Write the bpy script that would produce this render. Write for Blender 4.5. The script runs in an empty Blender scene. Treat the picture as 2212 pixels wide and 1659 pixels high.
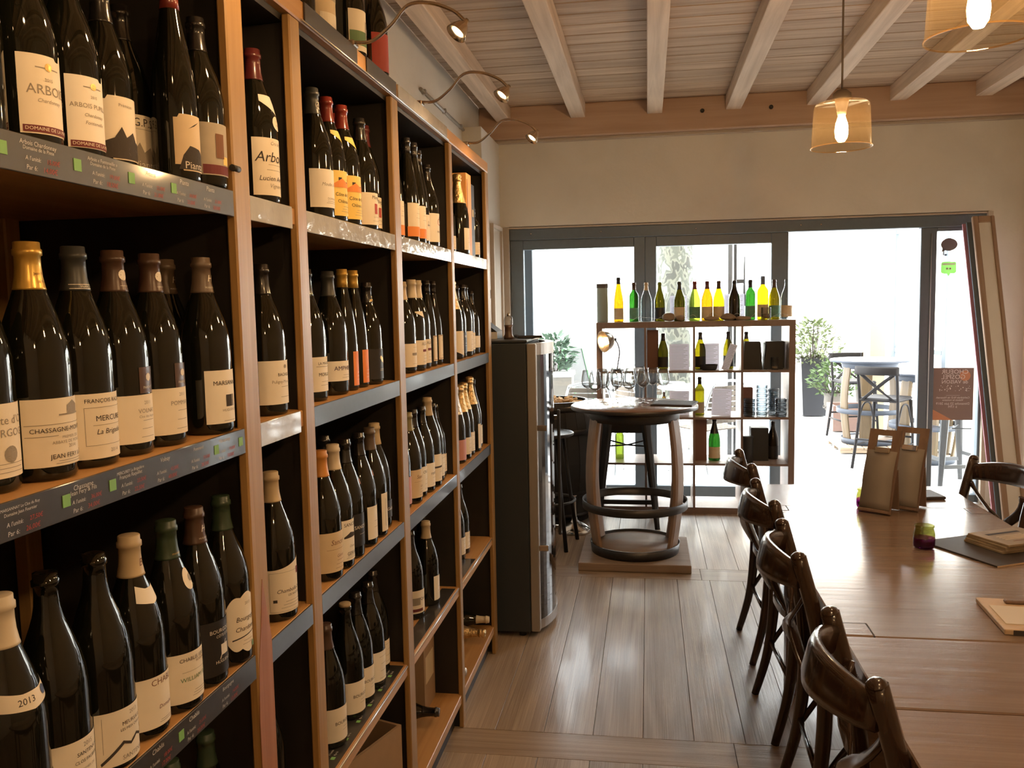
import bpy, bmesh, math, random
from mathutils import Vector, Matrix

random.seed(7)
scene = bpy.context.scene
COL = scene.collection
PI = math.pi

# ------------------------------------------------------------------ camera, sky, sun, exposure
def camera_matrix(yaw, pitch, roll, loc):
    f = Vector((-math.sin(yaw) * math.cos(pitch), math.cos(yaw) * math.cos(pitch), -math.sin(pitch)))
    r = Vector((math.cos(yaw), math.sin(yaw), 0))
    u = r.cross(f)
    r2 = r * math.cos(roll) + u * math.sin(roll)
    u2 = r2.cross(f)
    m = Matrix((( r2.x, u2.x, -f.x, loc[0]), (r2.y, u2.y, -f.y, loc[1]), (r2.z, u2.z, -f.z, loc[2]), (0, 0, 0, 1)))
    return m

cam_data = bpy.data.cameras.new('camera')
cam = bpy.data.objects.new('camera', cam_data)
COL.objects.link(cam)
cam.matrix_world = camera_matrix(math.radians(9.0763), math.radians(5.2234), math.radians(-1.1303), (0, 0, 1.6))
cam_data.sensor_fit = 'HORIZONTAL'
cam_data.sensor_width = 36.0
cam_data.lens = 36.0 * 1850 / 2212
cam_data.clip_start = 0.05
scene.camera = cam

world = bpy.data.worlds.new('sky')
scene.world = world
world.use_nodes = True
wn = world.node_tree.nodes
wn['Background'].inputs['Color'].default_value = (0.92, 0.965, 1.0, 1)
wn['Background'].inputs['Strength'].default_value = 15.0

sun_data = bpy.data.lights.new('sun', 'SUN')
sun_data.energy = 22.0
sun_data.angle = math.radians(1.0)
sun_data.color = (1.0, 0.95, 0.86)
sun = bpy.data.objects.new('sun', sun_data)
COL.objects.link(sun)
sun.rotation_euler = (math.radians(40), 0, math.radians(-30))     # high, from behind the house: the terrace lies in its shade, the square beyond in the sun

portal_data = bpy.data.lights.new('window_opening', 'AREA')
portal_data.shape = 'RECTANGLE'
portal_data.size = 3.6
portal_data.size_y = 2.25
portal_data.cycles.is_portal = True
portal = bpy.data.objects.new('window_opening', portal_data)
COL.objects.link(portal)
portal.location = (0.65, 7.3, 1.12)
portal.rotation_euler = (math.radians(-90), 0, 0)

vs = scene.view_settings
vs.view_transform = 'Standard'
vs.look = 'None'
vs.exposure = 0.15
vs.gamma = 1.0
vs.use_curve_mapping = False
scene.cycles.max_bounces = 6
scene.cycles.diffuse_bounces = 4
scene.cycles.glossy_bounces = 3
scene.cycles.transparent_max_bounces = 20
scene.cycles.sample_clamp_indirect = 6.0
scene.cycles.use_adaptive_sampling = True
scene.cycles.adaptive_threshold = 0.06

# ------------------------------------------------------------------ materials
MATS = {}
def new_mat(name):
    m = bpy.data.materials.new(name)
    m.use_nodes = True
    MATS[name] = m
    return m, m.node_tree.nodes, m.node_tree.links, m.node_tree.nodes['Principled BSDF']

def plain(name, col, rough=0.5, metal=0.0, coat=0.0, spec=0.5, noise=0.0, scale=30.0, bump=0.0, coat_rough=0.05, emis=None, sub=0.0):
    m, n, l, p = new_mat(name)
    p.inputs['Base Color'].default_value = (*col, 1)
    p.inputs['Roughness'].default_value = rough
    p.inputs['Metallic'].default_value = metal
    p.inputs['Coat Weight'].default_value = coat
    p.inputs['Coat Roughness'].default_value = coat_rough
    p.inputs['Specular IOR Level'].default_value = spec
    if emis:
        p.inputs['Emission Color'].default_value = (*emis[0], 1)
        p.inputs['Emission Strength'].default_value = emis[1]
    if noise or bump:
        tc = n.new('ShaderNodeTexCoord')
        nz = n.new('ShaderNodeTexNoise')
        nz.inputs['Scale'].default_value = scale
        nz.inputs['Detail'].default_value = 5
        l.new(tc.outputs['Object'], nz.inputs['Vector'])
        if noise:
            mx = n.new('ShaderNodeMix')
            mx.data_type = 'RGBA'
            mx.inputs[6].default_value = (*[c * (1 - noise) for c in col], 1)
            mx.inputs[7].default_value = (*[min(1, c * (1 + noise)) for c in col], 1)
            l.new(nz.outputs['Fac'], mx.inputs[0])
            l.new(mx.outputs[2], p.inputs['Base Color'])
        if bump:
            b = n.new('ShaderNodeBump')
            b.inputs['Strength'].default_value = bump
            b.inputs['Distance'].default_value = 0.01
            l.new(nz.outputs['Fac'], b.inputs['Height'])
            l.new(b.outputs['Normal'], p.inputs['Normal'])
    return m

def wood(name, c1, c2, axis=1, rough=0.45, coat=0.0, scale=6.0, stretch=14.0, bump=0.15, rings=0.5, tone=0.25, spec=0.5):
    """Grain running along one object axis; every board gets its own offset and tone."""
    m, n, l, p = new_mat(name)
    tc = n.new('ShaderNodeTexCoord')
    oi = n.new('ShaderNodeObjectInfo')
    off = n.new('ShaderNodeVectorMath'); off.operation = 'SCALE'
    comb = n.new('ShaderNodeCombineXYZ')
    for k in range(3):
        l.new(oi.outputs['Random'], comb.inputs[k])
    l.new(comb.outputs[0], off.inputs[0]); off.inputs['Scale'].default_value = 37.0
    add = n.new('ShaderNodeVectorMath'); add.operation = 'ADD'
    l.new(tc.outputs['Object'], add.inputs[0]); l.new(off.outputs[0], add.inputs[1])
    mp = n.new('ShaderNodeMapping')
    s = [scale * stretch / 4] * 3
    s[axis] = scale / 5
    mp.inputs['Scale'].default_value = s
    l.new(add.outputs[0], mp.inputs['Vector'])
    n1 = n.new('ShaderNodeTexNoise'); n1.inputs['Scale'].default_value = 1.0; n1.inputs['Detail'].default_value = 6
    n1.inputs['Roughness'].default_value = 0.65; n1.inputs['Distortion'].default_value = 1.2
    l.new(mp.outputs[0], n1.inputs['Vector'])
    mp2 = n.new('ShaderNodeMapping')
    s2 = [scale * 0.9] * 3
    s2[axis] = scale * 0.09
    mp2.inputs['Scale'].default_value = s2
    l.new(add.outputs[0], mp2.inputs['Vector'])
    n2 = n.new('ShaderNodeTexNoise'); n2.inputs['Scale'].default_value = 1.0; n2.inputs['Detail'].default_value = 2
    l.new(mp2.outputs[0], n2.inputs['Vector'])
    mul = n.new('ShaderNodeMath'); mul.operation = 'MULTIPLY'; mul.inputs[1].default_value = 14.0
    l.new(n2.outputs['Fac'], mul.inputs[0])
    fr = n.new('ShaderNodeMath'); fr.operation = 'PINGPONG'; fr.inputs[1].default_value = 1.0
    l.new(mul.outputs[0], fr.inputs[0])
    mixf = n.new('ShaderNodeMix'); mixf.data_type = 'FLOAT'; mixf.inputs[0].default_value = rings
    ct = n.new('ShaderNodeMapRange'); ct.inputs['From Min'].default_value = 0.34; ct.inputs['From Max'].default_value = 0.66
    l.new(n1.outputs['Fac'], ct.inputs['Value'])
    l.new(ct.outputs[0], mixf.inputs[2]); l.new(fr.outputs[0], mixf.inputs[3])
    cr = n.new('ShaderNodeMix'); cr.data_type = 'RGBA'
    cr.inputs[6].default_value = (*c2, 1); cr.inputs[7].default_value = (*c1, 1)
    l.new(mixf.outputs[0], cr.inputs[0])
    hsv = n.new('ShaderNodeHueSaturation')
    mr = n.new('ShaderNodeMapRange'); mr.inputs['To Min'].default_value = 1 - tone; mr.inputs['To Max'].default_value = 1 + tone
    l.new(oi.outputs['Random'], mr.inputs['Value'])
    l.new(mr.outputs[0], hsv.inputs['Value'])
    l.new(cr.outputs[2], hsv.inputs['Color'])
    l.new(hsv.outputs[0], p.inputs['Base Color'])
    rr = n.new('ShaderNodeMapRange'); rr.inputs['To Min'].default_value = rough + 0.08; rr.inputs['To Max'].default_value = max(0.02, rough - 0.08)
    l.new(n1.outputs['Fac'], rr.inputs['Value']); l.new(rr.outputs[0], p.inputs['Roughness'])
    b = n.new('ShaderNodeBump'); b.inputs['Strength'].default_value = bump; b.inputs['Distance'].default_value = 0.002
    l.new(mixf.outputs[0], b.inputs['Height']); l.new(b.outputs['Normal'], p.inputs['Normal'])
    p.inputs['Coat Weight'].default_value = coat
    p.inputs['Coat Roughness'].default_value = 0.12
    p.inputs['Specular IOR Level'].default_value = spec
    return m

def thin_glass(name, tint, rough=0.01, refl=1.0, diffuse=None, dfac=0.0, power=4.0, edge=None, edge_pow=3.0):
    """A clear sheet: mostly lets light through in its tint, mirrors by Fresnel."""
    m, n, l, p = new_mat(name)
    n.remove(p)
    out = n['Material Output']
    tr = n.new('ShaderNodeBsdfTransparent'); tr.inputs['Color'].default_value = (*tint, 1)
    gl = n.new('ShaderNodeBsdfGlossy'); gl.inputs['Roughness'].default_value = rough
    lw = n.new('ShaderNodeLayerWeight'); lw.inputs['Blend'].default_value = 0.5
    if edge:                                   # more glass to pass at a slant
        ep = n.new('ShaderNodeMath'); ep.operation = 'POWER'; ep.inputs[1].default_value = edge_pow
        l.new(lw.outputs['Facing'], ep.inputs[0])
        em = n.new('ShaderNodeMix'); em.data_type = 'RGBA'
        em.inputs[6].default_value = (*tint, 1); em.inputs[7].default_value = (*edge, 1)
        l.new(ep.outputs[0], em.inputs[0]); l.new(em.outputs[2], tr.inputs['Color'])
    pw = n.new('ShaderNodeMath'); pw.operation = 'POWER'; pw.inputs[1].default_value = power
    l.new(lw.outputs['Facing'], pw.inputs[0])
    mu = n.new('ShaderNodeMath'); mu.operation = 'MULTIPLY_ADD'; mu.inputs[1].default_value = 0.55 * refl; mu.inputs[2].default_value = 0.045 * refl
    l.new(pw.outputs[0], mu.inputs[0])
    mx = n.new('ShaderNodeMixShader')
    l.new(mu.outputs[0], mx.inputs[0]); l.new(tr.outputs[0], mx.inputs[1]); l.new(gl.outputs[0], mx.inputs[2])
    last = mx
    if diffuse:
        tl = n.new('ShaderNodeBsdfTranslucent'); tl.inputs['Color'].default_value = (*diffuse, 1)
        m2 = n.new('ShaderNodeMixShader'); m2.inputs[0].default_value = dfac
        l.new(mx.outputs[0], m2.inputs[1]); l.new(tl.outputs[0], m2.inputs[2])
        last = m2
    l.new(last.outputs[0], out.inputs['Surface'])
    return m

def paper(name, col, trans=0.35, rough=0.7):
    m, n, l, p = new_mat(name)
    p.inputs['Base Color'].default_value = (*col, 1); p.inputs['Roughness'].default_value = rough
    out = n['Material Output']
    tl = n.new('ShaderNodeBsdfTranslucent'); tl.inputs['Color'].default_value = (*col, 1)
    mx = n.new('ShaderNodeMixShader'); mx.inputs[0].default_value = trans
    l.new(p.outputs[0], mx.inputs[1]); l.new(tl.outputs[0], mx.inputs[2]); l.new(mx.outputs[0], out.inputs['Surface'])
    return m

def plaster(name, c1, c2, scale=2.2, rough=0.85):
    m, n, l, p = new_mat(name)
    tc = n.new('ShaderNodeTexCoord')
    nz = n.new('ShaderNodeTexNoise'); nz.inputs['Scale'].default_value = scale; nz.inputs['Detail'].default_value = 6; nz.inputs['Distortion'].default_value = 0.6
    l.new(tc.outputs['Object'], nz.inputs['Vector'])
    mx = n.new('ShaderNodeMix'); mx.data_type = 'RGBA'
    mx.inputs[6].default_value = (*c1, 1); mx.inputs[7].default_value = (*c2, 1)
    l.new(nz.outputs['Fac'], mx.inputs[0]); l.new(mx.outputs[2], p.inputs['Base Color'])
    n2 = n.new('ShaderNodeTexNoise'); n2.inputs['Scale'].default_value = 40; n2.inputs['Detail'].default_value = 4
    l.new(tc.outputs['Object'], n2.inputs['Vector'])
    b = n.new('ShaderNodeBump'); b.inputs['Strength'].default_value = 0.15; b.inputs['Distance'].default_value = 0.01
    l.new(n2.outputs['Fac'], b.inputs['Height']); l.new(b.outputs['Normal'], p.inputs['Normal'])
    p.inputs['Roughness'].default_value = rough
    return m

def mottled(name, cols, scale=6.0, rough=0.9):
    m, n, l, p = new_mat(name)
    tc = n.new('ShaderNodeTexCoord')
    mp = n.new('ShaderNodeMapping'); mp.inputs['Scale'].default_value = (1, 1, 0.6)
    l.new(tc.outputs['Object'], mp.inputs['Vector'])
    nz = n.new('ShaderNodeTexNoise'); nz.inputs['Scale'].default_value = scale; nz.inputs['Detail'].default_value = 2; nz.inputs['Distortion'].default_value = 0.6
    l.new(mp.outputs[0], nz.inputs['Vector'])
    cr = n.new('ShaderNodeValToRGB'); cr.color_ramp.interpolation = 'CONSTANT'
    els = cr.color_ramp.elements
    els[0].position = 0.0; els[0].color = (*cols[0], 1)
    els[1].position = 0.44; els[1].color = (*cols[1], 1)
    for i, c in enumerate(cols[2:]):
        e = els.new(0.52 + 0.09 * i); e.color = (*c, 1)
    l.new(nz.outputs['Fac'], cr.inputs[0]); l.new(cr.outputs[0], p.inputs['Base Color'])
    p.inputs['Roughness'].default_value = rough
    return m

def weave(name, c1, c2, scale=120.0):
    m, n, l, p = new_mat(name)
    tc = n.new('ShaderNodeTexCoord')
    ck = n.new('ShaderNodeTexChecker'); ck.inputs['Scale'].default_value = scale
    ck.inputs['Color1'].default_value = (*c1, 1); ck.inputs['Color2'].default_value = (*c2, 1)
    l.new(tc.outputs['Object'], ck.inputs['Vector']); l.new(ck.outputs['Color'], p.inputs['Base Color'])
    p.inputs['Roughness'].default_value = 0.6
    return m

wood('floor_oak', (0.47, 0.375, 0.28), (0.215, 0.155, 0.108), axis=1, rough=0.34, coat=0.15, scale=5, stretch=110, bump=0.35, rings=0.42, tone=0.13)
wood('floor_oak_cross', (0.42, 0.32, 0.23), (0.19, 0.135, 0.09), axis=0, rough=0.34, coat=0.15, scale=5, stretch=110, bump=0.35, rings=0.42, tone=0.10)
wood('ceiling_fir', (0.55, 0.395, 0.26), (0.30, 0.20, 0.125), axis=0, rough=0.7, scale=4, stretch=30, rings=0.3, tone=0.14)
wood('joist_fir', (0.68, 0.53, 0.39), (0.46, 0.34, 0.24), axis=1, rough=0.7, scale=4, stretch=18, rings=0.4, tone=0.06)
wood('beam_fir', (0.52, 0.36, 0.26), (0.42, 0.28, 0.195), axis=0, rough=0.7, scale=4, stretch=18, rings=0.4, tone=0.04)
wood('rack_pine', (0.41, 0.245, 0.088), (0.28, 0.155, 0.05), axis=2, rough=0.42, scale=4, stretch=40, rings=0.45, tone=0.10)
wood('rack_pine_red', (0.42, 0.19, 0.10), (0.30, 0.115, 0.055), axis=2, rough=0.42, scale=4, stretch=30, rings=0.5, tone=0.0)
wood('shelf_pine', (0.55, 0.31, 0.12), (0.43, 0.22, 0.075), axis=1, rough=0.40, scale=4, stretch=30, rings=0.4, tone=0.06)
wood('table_oak', (0.29, 0.205, 0.152), (0.20, 0.135, 0.10), axis=0, rough=0.24, coat=0.6, scale=4, stretch=60, bump=0.12, rings=0.3, tone=0.05)
wood('table_leaf_oak', (0.29, 0.20, 0.145), (0.20, 0.13, 0.095), axis=0, rough=0.24, coat=0.6, scale=4, stretch=60, bump=0.12, rings=0.3, tone=0.05)
wood('chair_walnut', (0.050, 0.026, 0.016), (0.026, 0.013, 0.009), axis=2, rough=0.24, coat=0.6, scale=6, stretch=20, bump=0.06, rings=0.3, tone=0.10)
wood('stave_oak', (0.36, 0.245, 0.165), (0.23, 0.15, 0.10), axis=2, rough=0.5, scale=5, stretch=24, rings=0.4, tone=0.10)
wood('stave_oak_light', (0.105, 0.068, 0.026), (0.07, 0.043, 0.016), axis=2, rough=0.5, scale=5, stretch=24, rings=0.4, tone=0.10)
wood('slab_oak', (0.30, 0.22, 0.16), (0.20, 0.14, 0.10), axis=0, rough=0.6, scale=5, stretch=24, rings=0.4, tone=0.05)
wood('round_top', (0.30, 0.185, 0.115), (0.19, 0.11, 0.07), axis=0, rough=0.25, coat=0.3, scale=4, stretch=20, bump=0.05, rings=0.35, tone=0.0)
wood('bookcase_birch', (0.50, 0.42, 0.37), (0.43, 0.355, 0.31), axis=2, rough=0.35, scale=4, stretch=20, bump=0.05, rings=0.3, tone=0.03)
wood('bookcase_edge_shaded', (0.23, 0.165, 0.14), (0.19, 0.135, 0.115), axis=2, rough=0.45, scale=4, stretch=20, bump=0.05, rings=0.3, tone=0.03)  # darker copy of the birch: shade on the front edges put into colour
wood('menu_wood', (0.23, 0.15, 0.105), (0.15, 0.095, 0.065), axis=2, rough=0.5, scale=6, stretch=20, rings=0.4, tone=0.05)
wood('pale_wood', (0.62, 0.46, 0.30), (0.52, 0.37, 0.23), axis=2, rough=0.5, scale=6, stretch=20, rings=0.4, tone=0.08)
wood('lean_wood', (0.34, 0.22, 0.135), (0.26, 0.16, 0.095), axis=2, rough=0.5, scale=5, stretch=20, rings=0.4, tone=0.05)
wood('pallet_wood', (0.42, 0.33, 0.24), (0.30, 0.23, 0.16), axis=0, rough=0.8, scale=6, stretch=20, rings=0.4, tone=0.15)
plaster('wall_plaster', (0.58, 0.55, 0.49), (0.75, 0.715, 0.645))
plaster('wall_cream', (0.66, 0.56, 0.44), (0.72, 0.62, 0.50))
plaster('trim_plaster', (0.42, 0.35, 0.28), (0.47, 0.40, 0.32))
plaster('facade_cream', (0.34, 0.27, 0.17), (0.38, 0.31, 0.20))
plaster('far_facade', (0.80, 0.77, 0.70), (0.86, 0.83, 0.77), scale=0.5)
plaster('paving', (0.56, 0.56, 0.56), (0.70, 0.69, 0.68), scale=3.0)
plain('rack_black', (0.017, 0.0145, 0.0125), rough=0.55, noise=0.2)
plain('frame_slate', (0.105, 0.135, 0.16), rough=0.42, noise=0.1)  # base colour lifted towards blue-grey to imitate window glare
plain('dark_metal', (0.030, 0.030, 0.032), rough=0.38, metal=0.6)
plain('hoop_metal', (0.075, 0.073, 0.072), rough=0.42, metal=0.8, noise=0.2)
plain('hoop_blue', (0.035, 0.045, 0.065), rough=0.6)
plain('conduit_grey', (0.34, 0.33, 0.31), rough=0.4, metal=0.4)
plain('chrome', (0.62, 0.60, 0.57), rough=0.16, metal=1.0)
plain('lamp_nickel', (0.50, 0.44, 0.37), rough=0.22, metal=1.0)
plain('aluminium', (0.66, 0.67, 0.68), rough=0.3, metal=0.9)
plain('steel_grey', (0.075, 0.075, 0.078), rough=0.45, metal=0.5, noise=0.1)
plain('fridge_side', (0.030, 0.038, 0.046), rough=0.40)
plain('fridge_trim', (0.36, 0.335, 0.31), rough=0.38, metal=0.5)
plain('fridge_glass', (0.012, 0.012, 0.014), rough=0.06, coat=0.8)
plain('bottle_dark', (0.006, 0.0065, 0.004), rough=0.05, spec=0.6)
plain('bottle_brown', (0.014, 0.009, 0.004), rough=0.05, spec=0.6)
plain('slate_strip', (0.030, 0.028, 0.027), rough=0.45, coat=0.5, coat_rough=0.08, noise=0.25, scale=60)
plain('plastic_sheet_glare', (0.50, 0.51, 0.52), rough=0.10, coat=1.0, coat_rough=0.05, noise=0.25, scale=18, bump=0.35)  # window glare on the clear plastic put into the pale base colour
plain('chalk_white', (0.62, 0.60, 0.57), rough=0.9)
plain('chalk_red', (0.42, 0.07, 0.055), rough=0.9)
plain('sticker_green', (0.20, 0.44, 0.13), rough=0.6)
plain('label_cream', (0.80, 0.73, 0.60), rough=0.62, noise=0.04)
plain('label_white', (0.84, 0.80, 0.71), rough=0.62, noise=0.03)
plain('label_kraft', (0.66, 0.53, 0.35), rough=0.7, noise=0.08)
plain('label_grey', (0.42, 0.37, 0.29), rough=0.7, noise=0.35, scale=14)
plain('label_yellow', (0.86, 0.64, 0.17), rough=0.6, noise=0.04)
plain('label_orange', (0.80, 0.26, 0.065), rough=0.55, noise=0.05)
plain('label_red', (0.34, 0.045, 0.035), rough=0.55, noise=0.08)
plain('label_pink', (0.56, 0.27, 0.25), rough=0.6)
plain('label_black', (0.020, 0.019, 0.020), rough=0.45)
plain('label_teal', (0.12, 0.28, 0.20), rough=0.6, noise=0.3, scale=60)
plain('ink_dark', (0.045, 0.038, 0.034), rough=0.8)
plain('ink_grey', (0.30, 0.265, 0.22), rough=0.8)
plain('ink_brown', (0.20, 0.095, 0.055), rough=0.8)
plain('ink_maroon', (0.16, 0.035, 0.04), rough=0.8)
plain('ink_purple', (0.05, 0.03, 0.085), rough=0.7)
plain('ink_green', (0.15, 0.25, 0.13), rough=0.8)
plain('ink_gold', (0.62, 0.42, 0.15), rough=0.35, metal=0.7)
plain('ink_white', (0.72, 0.68, 0.60), rough=0.7)
plain('ink_red', (0.42, 0.06, 0.05), rough=0.7)
plain('ink_orange', (0.78, 0.28, 0.07), rough=0.7)
plain('ink_blue', (0.06, 0.09, 0.20), rough=0.7)
plain('cap_gold', (0.66, 0.43, 0.10), rough=0.30, metal=0.55)
plain('cap_foil', (0.72, 0.52, 0.26), rough=0.30, metal=0.85, noise=0.3, scale=90, bump=0.6)
plain('cap_silver', (0.62, 0.57, 0.50), rough=0.28, metal=0.8, noise=0.3, scale=90, bump=0.5)
plain('cap_beige', (0.56, 0.44, 0.27), rough=0.45)
plain('cap_ivory', (0.66, 0.57, 0.42), rough=0.45)
plain('cap_slate', (0.040, 0.044, 0.046), rough=0.36)
plain('cap_brown', (0.085, 0.048, 0.033), rough=0.33)
plain('cap_taupe', (0.12, 0.085, 0.06), rough=0.38)
plain('cap_red', (0.17, 0.022, 0.014), rough=0.25, coat=0.6)
plain('cap_maroon', (0.10, 0.018, 0.018), rough=0.28, coat=0.4)
plain('cap_green', (0.035, 0.060, 0.035), rough=0.35)
plain('cap_black', (0.013, 0.012, 0.012), rough=0.25, coat=0.4)
plain('cap_orange', (0.62, 0.27, 0.055), rough=0.4)
plain('cap_blue', (0.12, 0.16, 0.25), rough=0.4)
plain('cap_wax', (0.28, 0.25, 0.12), rough=0.4)
plain('cardboard', (0.36, 0.24, 0.14), rough=0.85, noise=0.08)
plain('box_orange', (0.72, 0.36, 0.12), rough=0.5)
plain('box_brown', (0.20, 0.10, 0.075), rough=0.6)
plain('box_black', (0.025, 0.028, 0.032), rough=0.5)
plain('tin_green', (0.30, 0.37, 0.34), rough=0.45)
plain('matte_black', (0.018, 0.018, 0.019), rough=0.55)
plain('cork', (0.50, 0.35, 0.19), rough=0.9, noise=0.25, scale=60)
plain('stone', (0.30, 0.225, 0.16), rough=0.85, noise=0.3, scale=20, bump=0.4)
plain('white_enamel', (0.80, 0.79, 0.77), rough=0.35)
plain('bulb_glow', (1, 0.8, 0.5), emis=((1.0, 0.70, 0.40), 500.0))
plain('desk_bulb_glow', (1, 0.8, 0.5), emis=((1.0, 0.55, 0.2), 25.0))
plain('spot_glow', (1, 0.85, 0.6), emis=((1.0, 0.74, 0.42), 25.0))
plain('cord_brown', (0.11, 0.085, 0.065), rough=0.7)
plain('pink_board', (0.42, 0.20, 0.26), rough=0.6)
plain('panel_glaze', (0.62, 0.56, 0.48), rough=0.18, coat=0.4)
plain('leather_dark', (0.050, 0.041, 0.038), rough=0.55, noise=0.15)
plain('menu_card_grey', (0.24, 0.205, 0.175), rough=0.55, noise=0.06)
plain('print_brown', (0.30, 0.23, 0.15), rough=0.6, noise=0.35, scale=24)
plain('poster_brown', (0.28, 0.18, 0.14), rough=0.6)
plain('sticker_dark', (0.13, 0.12, 0.105), rough=0.6)
plain('terracotta', (0.20, 0.13, 0.11), rough=0.8, noise=0.1)
plain('urn_grey', (0.11, 0.10, 0.088), rough=0.85, noise=0.15)
plain('planter_dark', (0.012, 0.013, 0.017), rough=0.5)
plain('leaf_green', (0.055, 0.10, 0.022), rough=0.55, noise=0.3, scale=9)
plain('leaf_pale', (0.11, 0.14, 0.055), rough=0.55, noise=0.25, scale=9)
plain('leaf_blue', (0.055, 0.095, 0.06), rough=0.55, noise=0.25, scale=9)
plain('flower_red', (0.70, 0.04, 0.05), rough=0.6)
plain('soil', (0.06, 0.045, 0.035), rough=0.95)
plain('sign_green', (0.06, 0.20, 0.07), rough=0.5)
plain('rope_weave', (0.13, 0.10, 0.075), rough=0.8)
mottled('plane_bark', [(0.05, 0.052, 0.045), (0.13, 0.13, 0.105), (0.075, 0.08, 0.066), (0.18, 0.18, 0.15)], scale=8.5)
plain('stool_dark', (0.008, 0.006, 0.006), rough=0.6, spec=0.3)
weave('cane', (0.34, 0.24, 0.14), (0.10, 0.065, 0.04))
weave('woven_seat', (0.52, 0.44, 0.33), (0.30, 0.24, 0.17), scale=60)
thin_glass('pane_glass', (0.96, 0.98, 0.98), rough=0.0, refl=0.9)
thin_glass('wine_glass', (0.95, 0.96, 0.96), rough=0.01, refl=1.3, power=2.2, edge=(0.06, 0.065, 0.07), edge_pow=1.7)
thin_glass('ashtray_glass', (0.78, 0.83, 0.86), rough=0.02, refl=1.4, power=2.2, edge=(0.02, 0.03, 0.04), edge_pow=1.5)
thin_glass('pendant_glass', (0.93, 0.80, 0.60), rough=0.02, refl=0.7, diffuse=(0.9, 0.62, 0.32), dfac=0.007, power=3.5)
thin_glass('clear_bottle', (0.80, 0.85, 0.85), rough=0.01, refl=1.4, edge=(0.2, 0.22, 0.22))
thin_glass('amber_bottle', (0.38, 0.27, 0.03), rough=0.01, refl=1.1, diffuse=(0.85, 0.55, 0.08), dfac=0.06, edge=(0.06, 0.03, 0.0))
thin_glass('olive_bottle', (0.24, 0.22, 0.03), rough=0.01, refl=1.1, diffuse=(0.4, 0.36, 0.06), dfac=0.06, edge=(0.02, 0.02, 0.0))
thin_glass('yellow_bottle', (0.42, 0.36, 0.04), rough=0.01, refl=1.1, diffuse=(0.85, 0.7, 0.08), dfac=0.06, edge=(0.08, 0.06, 0.0))
thin_glass('lime_bottle', (0.36, 0.42, 0.12), rough=0.01, refl=1.1, diffuse=(0.5, 0.58, 0.2), dfac=0.06, edge=(0.04, 0.06, 0.01))
thin_glass('green_bottle', (0.08, 0.21, 0.06), rough=0.01, refl=1.1, diffuse=(0.12, 0.45, 0.08), dfac=0.06, edge=(0.0, 0.02, 0.0))
thin_glass('jar_lime', (0.52, 0.53, 0.22), rough=0.02, refl=1.2, diffuse=(0.40, 0.40, 0.12), dfac=0.18)
thin_glass('jar_purple', (0.30, 0.05, 0.26), rough=0.02, refl=1.2, diffuse=(0.22, 0.03, 0.19), dfac=0.3)
paper('white_card', (0.82, 0.82, 0.88), trans=0.4)
paper('menu_paper', (0.86, 0.80, 0.72), trans=0.2)
paper('poster_paper', (0.26, 0.185, 0.155), trans=0.2)
paper('poster_print', (0.80, 0.74, 0.70), trans=0.2)
paper('poster_orange', (0.60, 0.27, 0.14), trans=0.2)
paper('sticker_lime', (0.42, 0.70, 0.30), trans=0.45)

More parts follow.
